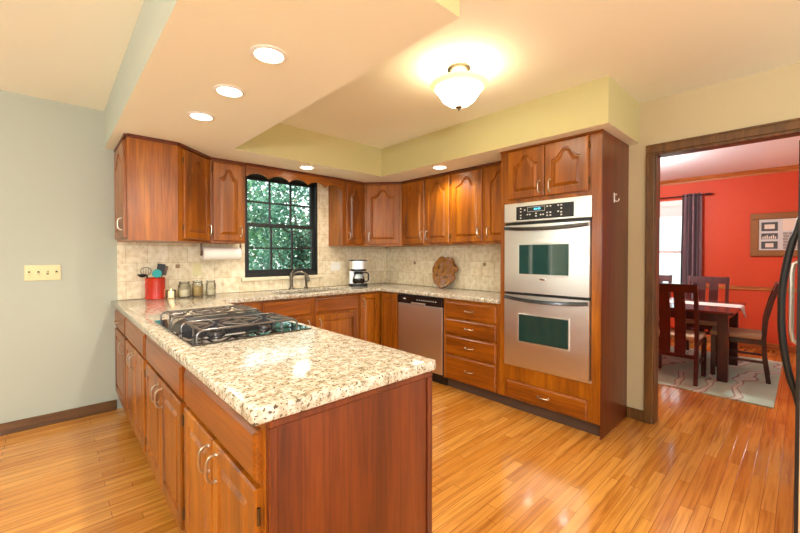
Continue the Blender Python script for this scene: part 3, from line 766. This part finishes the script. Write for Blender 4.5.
# sink cabinet is solid below: lower the body clear of the bowls by an opening
# faucet
fc = thing('faucet', 'pewter kitchen faucet with arched spout behind the sink', 'faucet', (-1.425, -.065, .914))
obj('base', lathe(BM(), [(.030, 0), (.030, .008), (.022, .016), (.018, .03)], 20), 'bronze', fc, smooth=True)
obj('body', lathe(BM(), [(.017, .02), (.016, .12), (.019, .15), (.015, .175)], 16), 'bronze', fc, smooth=True)
sp = []
for k in range(15):
    a = PI*.93*k/14; sp.append((.078-.078*math.cos(a), -.05+.05*math.cos(a), .105+.085*math.sin(a)))
obj('spout', tube(BM(), sp+[(.156, -.10, .085)], [.012]*13+[.013, .014, .015], 12), 'bronze', fc, smooth=True)
obj('lever', tube(BM(), [(0, 0, .175), (.02, .0, .20), (.05, -.01, .235)], [.010, .007, .005], 8), 'bronze', fc, smooth=True)
spr = thing('side_sprayer', 'pewter pull-out sprayer standing right of the faucet', 'sprayer', (-1.245, -.07, .914))
obj('base', lathe(BM(), [(.024, 0), (.024, .01), (.016, .02)], 18), 'bronze', spr, smooth=True)
obj('head', lathe(BM(), [(.012, .02), (.014, .08), (.020, .12), (.018, .15), (.008, .158)], 16), 'bronze', spr, smooth=True)

# ================================================================ COOKTOP
ck = thing('cooktop', 'black glass gas cooktop with cast iron grates in the peninsula', 'cooktop', (-2.66, -1.80, .914))
hx, hy = .275, .395
obj('glass_top', bx((-hx, -hy, 0), (hx, hy, .007), .003, 2), 'cookglass', ck)
obj('underbox', bx((-.24, -.36, -.08), (.24, .36, 0)), 'blackm', ck)
def grate(y0, y1):
    bm = BM(); z = .054; x0, x1 = -.245, .215; r = .0065
    ym = (y0+y1)/2
    for y in (y0, y1):   # side rails curving down to feet
        tube(bm, [(x0, y, .010), (x0, y, .038), (x0+.010, y, .050), (x0+.024, y, z), (x1-.024, y, z), (x1-.010, y, .050), (x1, y, .038), (x1, y, .010)], r*.85, 8)
    tube(bm, [(x0+.02, ym, .010), (x0+.02, ym, z)], r*.9, 6); tube(bm, [(x1-.02, ym, .010), (x1-.02, ym, z)], r*.9, 6)
    for x in (x0+.02, (x0+x1)/2, x1-.02): tube(bm, [(x, y0, z), (x, y1, z)], r, 8)
    for cx in ((x0*.75+x1*.25), (x0*.25+x1*.75)):
        for k in range(8):
            a = 2*PI*k/8+PI/8*0
            ex = math.cos(a); ey = math.sin(a)
            L = min(((x1-x0)/4-.01)/max(abs(ex), .01), ((y1-y0)/2)/max(abs(ey), .01))
            tube(bm, [(cx+ex*.032, ym+ey*.032, z+.002), (cx+ex*L, ym+ey*L, z)], r*.85, 6)
    g = obj('grate', bm, 'iron', ck, smooth=True); return g
def burner(x, y, r):
    b = obj('burner', lathe(BM(), [(r*1.2, .0), (r*1.15, .008), (r, .012), (r*.95, .015)], 24), 'ventdark', ck, (x, y, .007), smooth=True)
    obj('cap', lathe(BM(), [(r*.8, .015), (r*.82, .020), (r*.7, .023)], 24), 'blackm', b, smooth=True)
grate(-.355, -.095); grate(.115, .360)
for x, y, r_ in ((-.13, -.225, .034), (.10, -.225, .027), (-.13, .2375, .027), (.10, .2375, .034)): burner(x, y, r_)
v = obj('downdraft_vent', BM(), 'ventdark', ck)
bm = BM(); prism(bm, [(-.250, .007), (-.232, .032), (-.205, .046), (.195, .046), (.215, .032), (.225, .007)], -.068, .088, ax='y')
bm.to_mesh(v.data); bm.free()
for k in range(7):
    y = -.055+k*.0217
    obj('louver', bx((-.198, y, .046), (.19, y+.010, .0495), .001), 'blackm', v)

# ================================================================ THINGS ON THE WORKTOP
Z0 = .914
cr = thing('utensil_crock', 'glossy red ceramic utensil crock in the corner of the worktop', 'crock', (-2.705, -.105, Z0))
obj('pot', lathe(BM(), [(.001, .006), (.072, .0), (.077, .006), (.077, .170), (.079, .178), (.076, .182), (.071, .178), (.070, .02), (.001, .012)], 32, cap=False), 'red_cer', cr, smooth=True)
def utensil(label, name, dx, dy, tx, ty, tz, head, m, hm='blackm'):
    t = thing(name, label, name.split('_')[-1], (-2.705+dx, -.105+dy, Z0+.02))
    p = Vector((tx, ty, tz)); obj('shaft', tube(BM(), [(0, 0, 0), p*.5, p], .0045, 8), hm, t, smooth=True)
    bm = BM(); dirn = p.normalized()
    if head == 'round':
        lathe(bm, [(.001, -.004), (.034, -.003), (.036, 0), (.034, .003), (.001, .004)], 20, cap=False)
        for vv in bm.verts: vv.co = Vector((vv.co.x, vv.co.z, vv.co.y*1.0))
        for vv in bm.verts: vv.co += p+dirn*.03
    elif head == 'flat':
        box(bm, (-.030, -.004, 0), (.030, .004, .085), .003)
        q = Vector((0, 0, 1)).rotation_difference(dirn).to_matrix()
        for vv in bm.verts: vv.co = q @ vv.co + p
    elif head == 'ladle':
        lathe(bm, [(.001, -.022), (.020, -.018), (.032, -.004), (.034, .006), (.031, .006), (.018, -.012), (.001, -.016)], 18, cap=False)
        for vv in bm.verts: vv.co += p+Vector((-.034, 0, .0))
    elif head == 'wire':
        lp = [p+Vector((-.038*math.sin(2*PI*k/20), 0, .034-.034*math.cos(2*PI*k/20))) for k in range(20)]
        tube(bm, lp, .003, 6, closed=True)
        for s in (-.018, 0, .018): tube(bm, [p+Vector((s, 0, .004)), p+Vector((s, .0, .06))], .0016, 5)
    obj('head', bm, m, t, smooth=True); return t
G = None
utensil('black ladle hanging low over the left rim of the red crock', 'kitchen_ladle', -.02, -.02, -.042, -.01, .190, 'ladle', 'blackm')
utensil('round wire masher standing at the left of the red crock', 'potato_masher', -.02, .02, -.040, .01, .185, 'wire', 'bronze', 'bronze')
utensil('teal round strainer spoon in the red crock', 'strainer_spoon', .0, -.03, .005, -.02, .170, 'round', 'teal', 'teal')
utensil('black slotted spatula standing in the red crock', 'kitchen_spatula', .01, .0, .028, .0, .195, 'flat', 'blackm')
utensil('brown wooden spatula leaning right out of the red crock', 'wooden_spatula', .015, .02, .044, .012, .182, 'flat', 'spoon', 'spoon')
cn = thing('candle', 'small lit white candle in glass beside the red crock', 'candle', (-2.588, -.115, Z0))
obj('wax', lathe(BM(), [(.028, .002), (.030, .010), (.030, .055), (.026, .058), (.004, .054)], 20), 'wax', cn, smooth=True)
obj('holder', lathe(BM(), [(.034, 0), (.036, .01), (.036, .072), (.034, .072), (.033, .004)], 20, cap=False), 'jarglass', cn, smooth=True)
obj('flame', lathe(BM(), [(.001, .056), (.005, .063), (.003, .073), (.0005, .080)], 10), 'flame', cn, smooth=True)
def jar(x, y, label, r, h, fill, m):
    j = thing('glass_jar', label, 'jar', (x, y, Z0), 0, 'glass jars by the backsplash')
    obj('glass', lathe(BM(), [(.001, .001), (r*.9, .0), (r, .012), (r, h*.72), (r*.82, h*.82), (r*.82, h*.86)], 24, cap=False), 'jarglass', j, smooth=True)
    obj('contents', lathe(BM(), [(.001, .004), (r*.9, .006), (r*.93, .014), (r*.93, h*fill), (.001, h*fill+.004)], 24, cap=False), m, j, smooth=True)
    l = obj('lid', lathe(BM(), [(r*.86, h*.86), (r*.9, h*.88), (r*.88, h*.95), (r*.3, h*.985)], 24), 'jarglass', j, smooth=True)
    obj('clasp', tube(BM(), [(r*.88*math.cos(2*PI*k/20), r*.88*math.sin(2*PI*k/20), h*.86) for k in range(20)], .002, 5, closed=True), 'chrome', j, smooth=True)
jar(-2.480, -.10, 'glass jar half full, nearest the candle', .049, .145, .45, 'flour')
jar(-2.372, -.10, 'glass jar of tan dry goods, middle one of the three jars', .046, .145, .58, 'oats')
jar(-2.258, -.10, 'pale glass jar farthest right beside the window side', .042, .145, .30, 'flour')
# paper towel
pt = thing('paper_towel_roll', 'white paper towel roll hanging under the wall cabinet', 'paper towel', (-2.18, -.16, 1.305))
bm = tube(BM(), [(-.165, 0, 0), (.165, 0, 0)], .060, 32); obj('roll', bm, 'paper', pt, smooth=True)
ph = thing('paper_towel_holder', 'wall-cabinet bracket gripping the paper towel roll', 'holder', (-2.18, -.16, 1.305))
for s in (-1, 1):
    bm = tube(BM(), [(s*.170, 0, 0), (s*.180, 0, 0)], .022, 18); box(bm, (s*.171, -.012, .0), (s*.179, .012, .0945))
    obj('bracket', bm, 'spoon', ph, smooth=True)
# outlets and switches
def plate(label, loc, rotz, w, h, kind, n, m='almond'):
    t = thing('light_switch' if kind == 'switch' else 'wall_outlet', label, kind, loc, rotz)
    obj('plate', bx((-w/2, -.006, 0), (w/2, 0, h), .003, 2), m, t)
    for k in range(n):
        x = -w/2 + w*(k+.5)/n
        if kind == 'switch':
            up = 1 if k == 2 else -1
            obj('toggle', bx((x-.005, -.016, h/2-.010+.004*up), (x+.005, -.005, h/2+.006+.004*up), .002), m, t)
            obj('slot', bx((x-.006, -.0068, h/2-.013), (x+.006, -.0058, h/2+.013)), 'dark_slot', t)
        else:
            for z in (h*.30, h*.70):
                obj('socket', bx((x-.014, -.0085, z-.012), (x+.014, -.005, z+.012), .003), m, t)
    return t
plate('almond four-gang light switch plate on the grey wall', (-3.403, -.0002, 1.10), 0, .200, .115, 'switch', 4)
plate('almond outlet plate on the tile behind the glass jars', (-2.353, -.0122, 1.10), 0, .072, .115, 'outlet', 1)
plate('white double outlet plate on the tile right of the window', (-.82, -.0122, 1.10), 0, .13, .10, 'outlet', 2, 'white')
# coffee maker
cm = thing('coffee_maker', 'stainless and black drip coffee maker in the corner', 'coffee maker', (-.625, -.215, Z0), -.45)
cm.scale = (1.14, 1, .97)
def oval(bm, w, d, z0, z1, yo=0, mi=0, n=24, w2=None, d2=None):
    def rr(t, a, b):
        c, s = math.cos(t), math.sin(t); return (a*math.copysign(abs(c)**.55, c), yo+b*math.copysign(abs(s)**.55, s))
    lo = [bm.verts.new((*rr(2*PI*i/n, w, d), z0)) for i in range(n)]; hi = [bm.verts.new((*rr(2*PI*i/n, w2 or w, d2 or d), z1)) for i in range(n)]
    bm.faces.new(lo); bm.faces.new(hi); bridge(bm, lo, hi); return bm
obj('base', oval(BM(), .095, .10, 0, .032), 'blackm', cm, smooth=True)
obj('warming_plate', lathe(BM(), [(.068, .032), (.066, .037)], 24), 'chrome', cm, (0, -.02, 0), smooth=True)
obj('column', oval(BM(), .093, .03, .032, .19, .066), 'steel', cm, smooth=True)
hd = obj('brew_head', oval(BM(), .094, .098, .215, .315), 'steel', cm, smooth=True)
obj('lid', oval(BM(), .094, .098, .315, .328, w2=.086, d2=.09), 'blackm', hd, smooth=True)
obj('filter_basket', oval(BM(), .078, .09, .188, .215), 'blackm', cm, smooth=True)
cf = obj('carafe', lathe(BM(), [(.001, .038), (.058, .039), (.066, .055), (.064, .10), (.045, .150), (.040, .165)], 24, cap=False), 'jarglass', cm, (0, -.022, 0), smooth=True)
obj('coffee', lathe(BM(), [(.001, .041), (.056, .042), (.063, .056), (.062, .095), (.001, .096)], 24, cap=False), 'coffee', cf, smooth=True)
obj('rim', lathe(BM(), [(.042, .150), (.050, .152), (.050, .172), (.040, .180), (.001, .182)], 24, cap=False), 'blackm', cf, smooth=True)
obj('carafe_handle', tube(BM(), [(.045, -.02, .166), (.085, -.04, .168), (.097, -.046, .155), (.097, -.046, .075), (.088, -.04, .062), (.060, -.025, .060)], .008, 8), 'blackm', cf, smooth=True)
# burl wood slice leaning on the right wall
bm = BM(); pts = []
for k in range(72):
    a = 2*PI*k/72; r_ = .183+.006*math.sin(3*a+1)+.004*math.sin(7*a)+.003*math.sin(13*a)
    da = (a-6.15+PI) % (2*PI)-PI
    r_ -= .040*math.exp(-(da/.14)**2) + .014*math.exp(-((da-.7)/.30)**2) + .008*math.exp(-((da+.7)/.25)**2)
    da2 = (a-1.6+PI) % (2*PI)-PI; r_ -= .02*math.exp(-(da2/.12)**2)
    pts.append((-r_*math.cos(a), r_*math.sin(a)))   # (y, z)
def ring(x, s): return [bm.verts.new((x, p[0]*s, p[1]*s)) for p in pts]
L = [ring(.0, .97), ring(-.006, 1), ring(-.020, 1), ring(-.027, .97)]
for a, b in zip(L, L[1:]): bridge(bm, a, b)
bm.faces.new(L[0]); bm.faces.new(L[-1])
wb = thing('wood_slice', 'round burl wood slab with notched edge leaning on the tile backsplash', 'wood slab', (-.085, -1.115, .9175))
o = obj('slab', bm, 'burl', wb, (.022, 0, .180), rot=(0, math.radians(11), 0), smooth=True)

# ================================================================ CEILING LAMPS
def downlight(x, y, label):
    t = thing('recessed_light', label, 'ceiling light', (x, y, ZS), 0, 'recessed lights in the dropped ceiling')
    obj('trim_ring', lathe(BM(), [(.078, 0), (.078, -.004), (.066, -.008), (.060, -.006), (.060, 0)], 32, cap=False), 'white', t, smooth=True)
    obj('lens', lathe(BM(), [(.060, -.001), (.060, -.005), (.040, -.007), (.001, -.008)], 32, cap=False), 'lens', t, smooth=True)
    l = bpy.data.lights.new('downlight_glow', 'SPOT'); l.energy = DOWN_W; l.color = (1, .93, .82); l.spot_size = math.radians(150); l.spot_blend = .6; l.shadow_soft_size = .05
    lo = bpy.data.objects.new('downlight_glow', l); COL.objects.link(lo); lo.parent = t; lo.location = (0, 0, -.02)
downlight(-2.655, -2.315, 'nearest recessed light over the peninsula')
downlight(-2.655, -1.822, 'middle recessed light over the peninsula')
downlight(-2.660, -1.328, 'farthest recessed light over the peninsula')
downlight(-1.493, -.540, 'recessed light in the soffit above the sink window')
downlight(-.535, -1.442, 'recessed light in the soffit above the right wall cabinets')
cl = thing('ceiling_lamp', 'semi-flush ceiling lamp with bell shaped frosted glass bowl', 'ceiling light', (-1.47, -2.416, ZL))
obj('canopy', lathe(BM(), [(.070, 0), (.074, -.012), (.066, -.026), (.050, -.038), (.030, -.046), (.012, -.050), (.012, -.10)], 28), 'pewt', cl, smooth=True) if 'pewt' in M else obj('canopy', lathe(BM(), [(.070, 0), (.074, -.012), (.066, -.026), (.050, -.038), (.030, -.046), (.012, -.050), (.012, -.10)], 28), 'bronze', cl, smooth=True)
obj('bowl', lathe(BM(), [(.150, -.132), (.134, -.150), (.120, -.172), (.102, -.200), (.070, -.225), (.035, -.238), (.006, -.240)], 36, cap=False), 'bowl', cl, smooth=True)
obj('bowl_rim', lathe(BM(), [(.176, -.104), (.178, -.109), (.170, -.120), (.150, -.132), (.146, -.130), (.166, -.117), (.172, -.105)], 36, cap=False), 'bowlrim', cl, smooth=True)
obj('finial', lathe(BM(), [(.004, -.232), (.020, -.238), (.022, -.246), (.010, -.252), (.006, -.258), (.004, -.268)], 16), 'bronze', cl, smooth=True)

def fill_flush_lamp(x, y, z, watts, col, label, r=.17):  # unseen ceiling lamps added to fill the rooms with light
    t = thing('fill_flush_lamp', label, 'ceiling light', (x, y, z))
    obj('rim', lathe(BM(), [(r, 0), (r, -.03), (r*.94, -.03), (r*.94, 0)], 28, cap=False), 'bronze', t, smooth=True)
    obj('dome', lathe(BM(), [(r*.93, -.02), (r*.8, -.055), (r*.45, -.08), (.001, -.088)], 28, cap=False), 'lens', t, smooth=True)
    l = bpy.data.lights.new('fill_glow', 'POINT'); l.energy = watts; l.color = col; l.shadow_soft_size = .12
    lo = bpy.data.objects.new('fill_glow', l); COL.objects.link(lo); lo.parent = t; lo.location = (0, 0, -.24)
fill_flush_lamp(-4.9, -2.9, ZL, 22, (1, .92, .80), 'unseen fill lamp added over the breakfast area left of the photo')
fill_flush_lamp(-2.3, -5.7, ZL, 22, (1, .92, .80), 'unseen fill lamp added behind the camera')
fill_flush_lamp(1.9, -2.35, ZL, 55, (.98, .97, 1), 'unseen fill lamp added over the dining table, hidden by the doorway')
def fill_floor_lamp(x, y, watts, label):  # unseen standing lamps added as fill for ceiling undersides and fronts
    t = thing('fill_floor_lamp', label, 'fill lamp', (x, y, 0))
    obj('base', lathe(BM(), [(.14, 0), (.14, .015), (.03, .03)], 28), 'bronze', t, smooth=True)
    obj('pole', tube(BM(), [(0, 0, .03), (0, 0, 1.36)], .011, 10), 'bronze', t, smooth=True)
    obj('lamp_shade', lathe(BM(), [(.19, 1.28), (.145, 1.50), (.143, 1.50), (.188, 1.28)], 32, cap=False), 'white', t, smooth=True)
    l = bpy.data.lights.new('fill_glow', 'POINT'); l.energy = watts; l.color = (.94, .98, 1); l.shadow_soft_size = .10
    lo = bpy.data.objects.new('fill_glow', l); COL.objects.link(lo); lo.parent = t; lo.location = (0, 0, 1.62)
fill_floor_lamp(-4.3, -5.3, 105, 'unseen fill light added as a floor lamp behind the camera')
fill_floor_lamp(-5.9, -1.3, 48, 'unseen floor lamp added as fill beside the patio door left of the photo')

# ================================================================ REFRIGERATOR
fr = thing('refrigerator', 'stainless refrigerator edge with long curved black handle at right', 'refrigerator', (-1.04, -3.885, 0))
obj('body', bx((.0, -.72, .03), (.90, -.062, 1.775), .006), 'steel', fr)
obj('base_grille', bx((.01, -.70, 0), (.89, -.08, .03)), 'blackm', fr)
for a, b in ((0, .415), (.42, .90)):
    d = obj('door', bx((a+.001, -.057, .035), (b-.001, .0, 1.775), .008, 2), 'steel', fr)
    obj('gasket', bx((a+.004, -.062, .04), (b-.004, -.0572, 1.77)), 'blackm', d)
    obj('edge_trim', bx((a-.0005, -.010, .035), (a+.006, .0035, 1.776), .001), 'blackm', d)
def fhandle(x, m, out, z0, z1, r, parent):
    pts = [(x, -.004, z1+.06), (x, .006, z1)]
    for k in range(1, 16):
        u = k/16; s = min(1, math.sin(PI*u)**.8*1.02); pts.append((x, .006+out*s, z1+(z0-z1)*u))
    pts += [(x, .006, z0), (x, -.004, z0-.06)]
    return obj('handle', tube(BM(), pts, [.008]+[.011]+[.013]*15+[.011, .008], 10), m, parent, smooth=True)
doors = [c for c in fr.children if c.name.startswith('door')]
fhandle(.03, 'blackm', .044, .70, 1.40, .012, doors[0])
obj('handle', (lambda b: (tube(b, [(.455, -.004, .84), (.455, .020, .855), (.455, .026, .90), (.455, .026, 1.20), (.455, .020, 1.245), (.455, -.004, 1.26)], .011, 10), b)[1])(BM()), 'steel', doors[1], smooth=True)

# ================================================================ DINING ROOM
rg = obj('rug', bx((0, 0, 0), (1.95, 2.0, .010), .003), 'rug', loc=(1.08, -3.74, 0.0))
tag(rg, 'pale green floral area rug under the dining table', 'rug')
RZ = .0105
tb = thing('dining_table', 'dark cherry dining table with square legs seen through the doorway', 'table', (2.05, -2.68, RZ))
obj('tabletop', bx((-.56, -.765, .69), (.56, .765, .72), .006, 2), 'dine_h', tb)
obj('apron', (lambda b: (box(b, (-.46, -.69, .60), (.46, -.665, .69)), box(b, (-.46, .665, .60), (.46, .69, .69)), box(b, (-.46, -.665, .60), (-.435, .665, .69)), box(b, (.435, -.665, .60), (.46, .665, .69)), b)[-1])(BM()), 'dine', tb)
for sx in (-1, 1):
    for sy in (-1, 1): obj('leg', bx((sx*.42-.042, sy*.67-.042, 0), (sx*.42+.042, sy*.67+.042, .69), .004), 'dine', tb)
# runner
bm = BM()
pr = [(-.805, .60), (-.785, .66), (-.775, .712), (-.765, .7215), (.765, .7215)]
hw = [.02, .10, .155, .165, .165]
top = []
for (y, z), h in zip(pr, hw): top.append((bm.verts.new((-h, y, z)), bm.verts.new((h, y, z))))
bot = [(bm.verts.new((a.co.x, a.co.y+(.003 if i < 3 else 0), a.co.z-(0 if i < 3 else .0013)+(0))), bm.verts.new((b.co.x, b.co.y+(.003 if i < 3 else 0), b.co.z-(0 if i < 3 else .0013)))) for i, (a, b) in enumerate(top)]
for i in range(4):
    bm.faces.new((top[i][0], top[i][1], top[i+1][1], top[i+1][0])); bm.faces.new((bot[i][0], bot[i+1][0], bot[i+1][1], bot[i][1]))
    bm.faces.new((top[i][0], top[i+1][0], bot[i+1][0], bot[i][0])); bm.faces.new((top[i][1], bot[i][1], bot[i+1][1], top[i+1][1]))
bm.faces.new((top[0][0], bot[0][0], bot[0][1], top[0][1])); bm.faces.new((top[4][0], top[4][1], bot[4][1], bot[4][0]))
tr_ = obj('table_runner', bm, 'runner', loc=(2.14, -2.68, RZ)); tag(tr_, 'pale cloth runner with pointed end on the dining table', 'table runner')
# chairs: seat faces local +y, back at local y = 0
def make_chair(label, loc, rotz):
    t = thing('dining_chair', label, 'chair', loc, rotz, 'dining chairs round the table')
    w = .43
    for s in (-1, 1):
        x = s*(w/2-.018); prof = [(-.022, 0), (.006, .22), (.016, .43), (.004, .62), (-.036, .82), (-.090, 1.0)]
        bm = BM(); rings = []
        for (y, z) in prof:
            rings.append([bm.verts.new((x+a, y+b, z)) for a, b in ((-.017, -.018), (.017, -.018), (.017, .018), (-.017, .018))])
        for a, b in zip(rings, rings[1:]): bridge(bm, a, b)
        bm.faces.new(rings[0]); bm.faces.new(rings[-1]); obj('rear_leg', bm, 'dine', t)
        obj('leg', bx((x-.020, .385, 0), (x+.020, .425, .415), .003), 'dine', t)
        obj('side_rail', bx((x-.010, .02, .375), (x+.010, .385, .425)), 'dine', t)
        obj('stretcher', bx((x-.009, .01, .19), (x+.009, .385, .215)), 'dine', t)
    def yb(z):
        pf = [(-.022, 0), (.006, .22), (.016, .43), (.004, .62), (-.036, .82), (-.090, 1.0)]
        for (y0, z0), (y1, z1) in zip(pf, pf[1:]):
            if z0 <= z <= z1: return y0+(y1-y0)*(z-z0)/(z1-z0)
        return pf[-1][0]
    def strip(x0, x1, zs, th=.010):
        bm = BM(); rings = []
        for z in zs:
            y = yb(z); rings.append([bm.verts.new(p) for p in ((x0, y-th, z), (x1, y-th, z), (x1, y+th, z), (x0, y+th, z))])
        for a, b in zip(rings, rings[1:]): bridge(bm, a, b)
        bm.faces.new(rings[0]); bm.faces.new(rings[-1]); return bm
    obj('top_rail', strip(-w/2+.036, w/2-.036, (.91, .95, .995), .012), 'dine', t)
    obj('bottom_rail', strip(-w/2+.036, w/2-.036, (.25, .285), .011), 'dine', t)
    for x in (-.064, .064): obj('slat', strip(x-.046, x+.046, (.285, .35, .43, .53, .62, .72, .82, .91), .006), 'dine', t)
    obj('front_rail', bx((-w/2+.038, .395, .375), (w/2-.038, .415, .425)), 'dine', t)
    obj('seat', bx((-w/2+.004, .030, .4255), (w/2-.004, .435, .468), .014, 3), 'fabric', t, smooth=True)
    return t
def copy_tree(o, parent=None):
    c = o.copy(); COL.objects.link(c); c.parent = parent
    for ch in o.children: copy_tree(ch, c)
    return c
ch0 = make_chair('dining chair nearest the doorway with its slatted back to the kitchen', (1.275, -2.995, RZ), -PI/2)
for lab, loc, rz in (('dining chair at the right end of the table seen from the side', (2.06, -3.640, RZ), 0.06),
                     ('far-side dining chair whose back shows right of the curtain', (2.895, -3.045, RZ), PI/2),
                     ('far-side dining chair in front of the dining room window', (2.895, -2.44, RZ), PI/2)):
    c = copy_tree(ch0); c.location = loc; c.rotation_euler = (0, 0, rz); c['label'] = lab
# curtain and rod
rd = thing('curtain_rod', 'dark bronze curtain rod above the dining room window', 'curtain rod', (DX-.08, -2.2, 2.185))
obj('rod', tube(BM(), [(0, -.70, 0), (0, .70, 0)], .010, 10), 'rodm', rd, smooth=True)
for s in (-1, 1):
    obj('finial', tube(BM(), [(0, s*.70, 0), (0, s*.72, 0), (0, s*.76, 0), (0, s*.80, 0)], [.014, .020, .016, .004], 10), 'rodm', rd, smooth=True)
    obj('bracket', bx((-.006, s*.60-.006, -.008), (.08, s*.60+.006, .008)), 'rodm', rd)
bm = BM(); K = 48; rows = []
for j, z in enumerate((2.215, 2.19, 2.0, 1.6, 1.2, .8, .4, .03)):
    row = []
    for k in range(K+1):
        u = k/K; wid = .235+.02*min(1, (2.215-z)); y = -2.62-wid*u
        a = .026 if z < 2.1 else .022
        row.append((DX-.080+a*math.sin(u*2*PI*4.5)+.004*math.sin(z*3+u*9), y+.008*math.sin(z*2), z))
    rows.append(row)
V1 = [[bm.verts.new(p) for p in r_] for r_ in rows]; V2 = [[bm.verts.new((p[0]+.003, p[1], p[2])) for p in r_] for r_ in rows]
for V in (V1, V2):
    for a, b in zip(V, V[1:]):
        for k in range(K): bm.faces.new((a[k], a[k+1], b[k+1], b[k]))
for j in range(len(rows)-1):
    for k in (0, K): bm.faces.new((V1[j][k], V1[j+1][k], V2[j+1][k], V2[j][k]))
for j in (0, len(rows)-1):
    for k in range(K): bm.faces.new((V1[j][k], V1[j][k+1], V2[j][k+1], V2[j][k]))
tag(obj('curtain', bm, 'curtain', smooth=True), 'plum striped curtain panel hanging right of the dining room window', 'curtain')
# mirror, its reflection of shelves and brick built as flat coloured panels
pc = thing('framed_mirror', 'ornate gold framed mirror with its reflected shelves and brick built flat, on the red wall', 'mirror', (DX-.002, -3.72, 1.565))
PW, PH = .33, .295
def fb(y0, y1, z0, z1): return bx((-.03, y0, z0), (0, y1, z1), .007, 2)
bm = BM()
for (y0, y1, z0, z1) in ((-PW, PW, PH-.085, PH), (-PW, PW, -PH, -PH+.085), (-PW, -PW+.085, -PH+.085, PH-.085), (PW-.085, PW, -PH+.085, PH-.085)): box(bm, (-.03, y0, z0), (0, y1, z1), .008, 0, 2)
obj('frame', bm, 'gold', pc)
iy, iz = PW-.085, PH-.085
pn = obj('mirror_face', bx((-.012, -iy, -iz), (-.006, iy, iz)), 'refl_shelf', pc)
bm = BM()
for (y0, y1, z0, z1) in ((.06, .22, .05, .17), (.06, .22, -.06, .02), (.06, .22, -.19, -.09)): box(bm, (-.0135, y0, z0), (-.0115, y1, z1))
obj('reflected_shelf', bm, 'refl_dark', pn)
for k in range(7): obj('reflected_book', bx((-.0145, .075+k*.02, -.055), (-.0130, .088+k*.02, -.055+.03+.02*((k*5) % 3)/2)), 'refl_cream', pn)
obj('reflected_box', bx((-.0145, .09, .08), (-.0130, .19, .14)), 'refl_cream', pn); obj('reflected_box', bx((-.0145, .10, -.17), (-.0130, .18, -.115)), 'refl_cream', pn)
obj('reflected_wall', bx((-.0135, -iy+.002, .05), (-.0115, .015, iz-.002)), 'refl_cream', pn)
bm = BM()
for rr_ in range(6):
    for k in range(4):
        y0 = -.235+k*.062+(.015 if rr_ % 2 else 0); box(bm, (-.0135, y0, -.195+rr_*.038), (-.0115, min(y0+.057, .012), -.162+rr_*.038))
obj('reflected_brick', bm, 'refl_brick', pn)
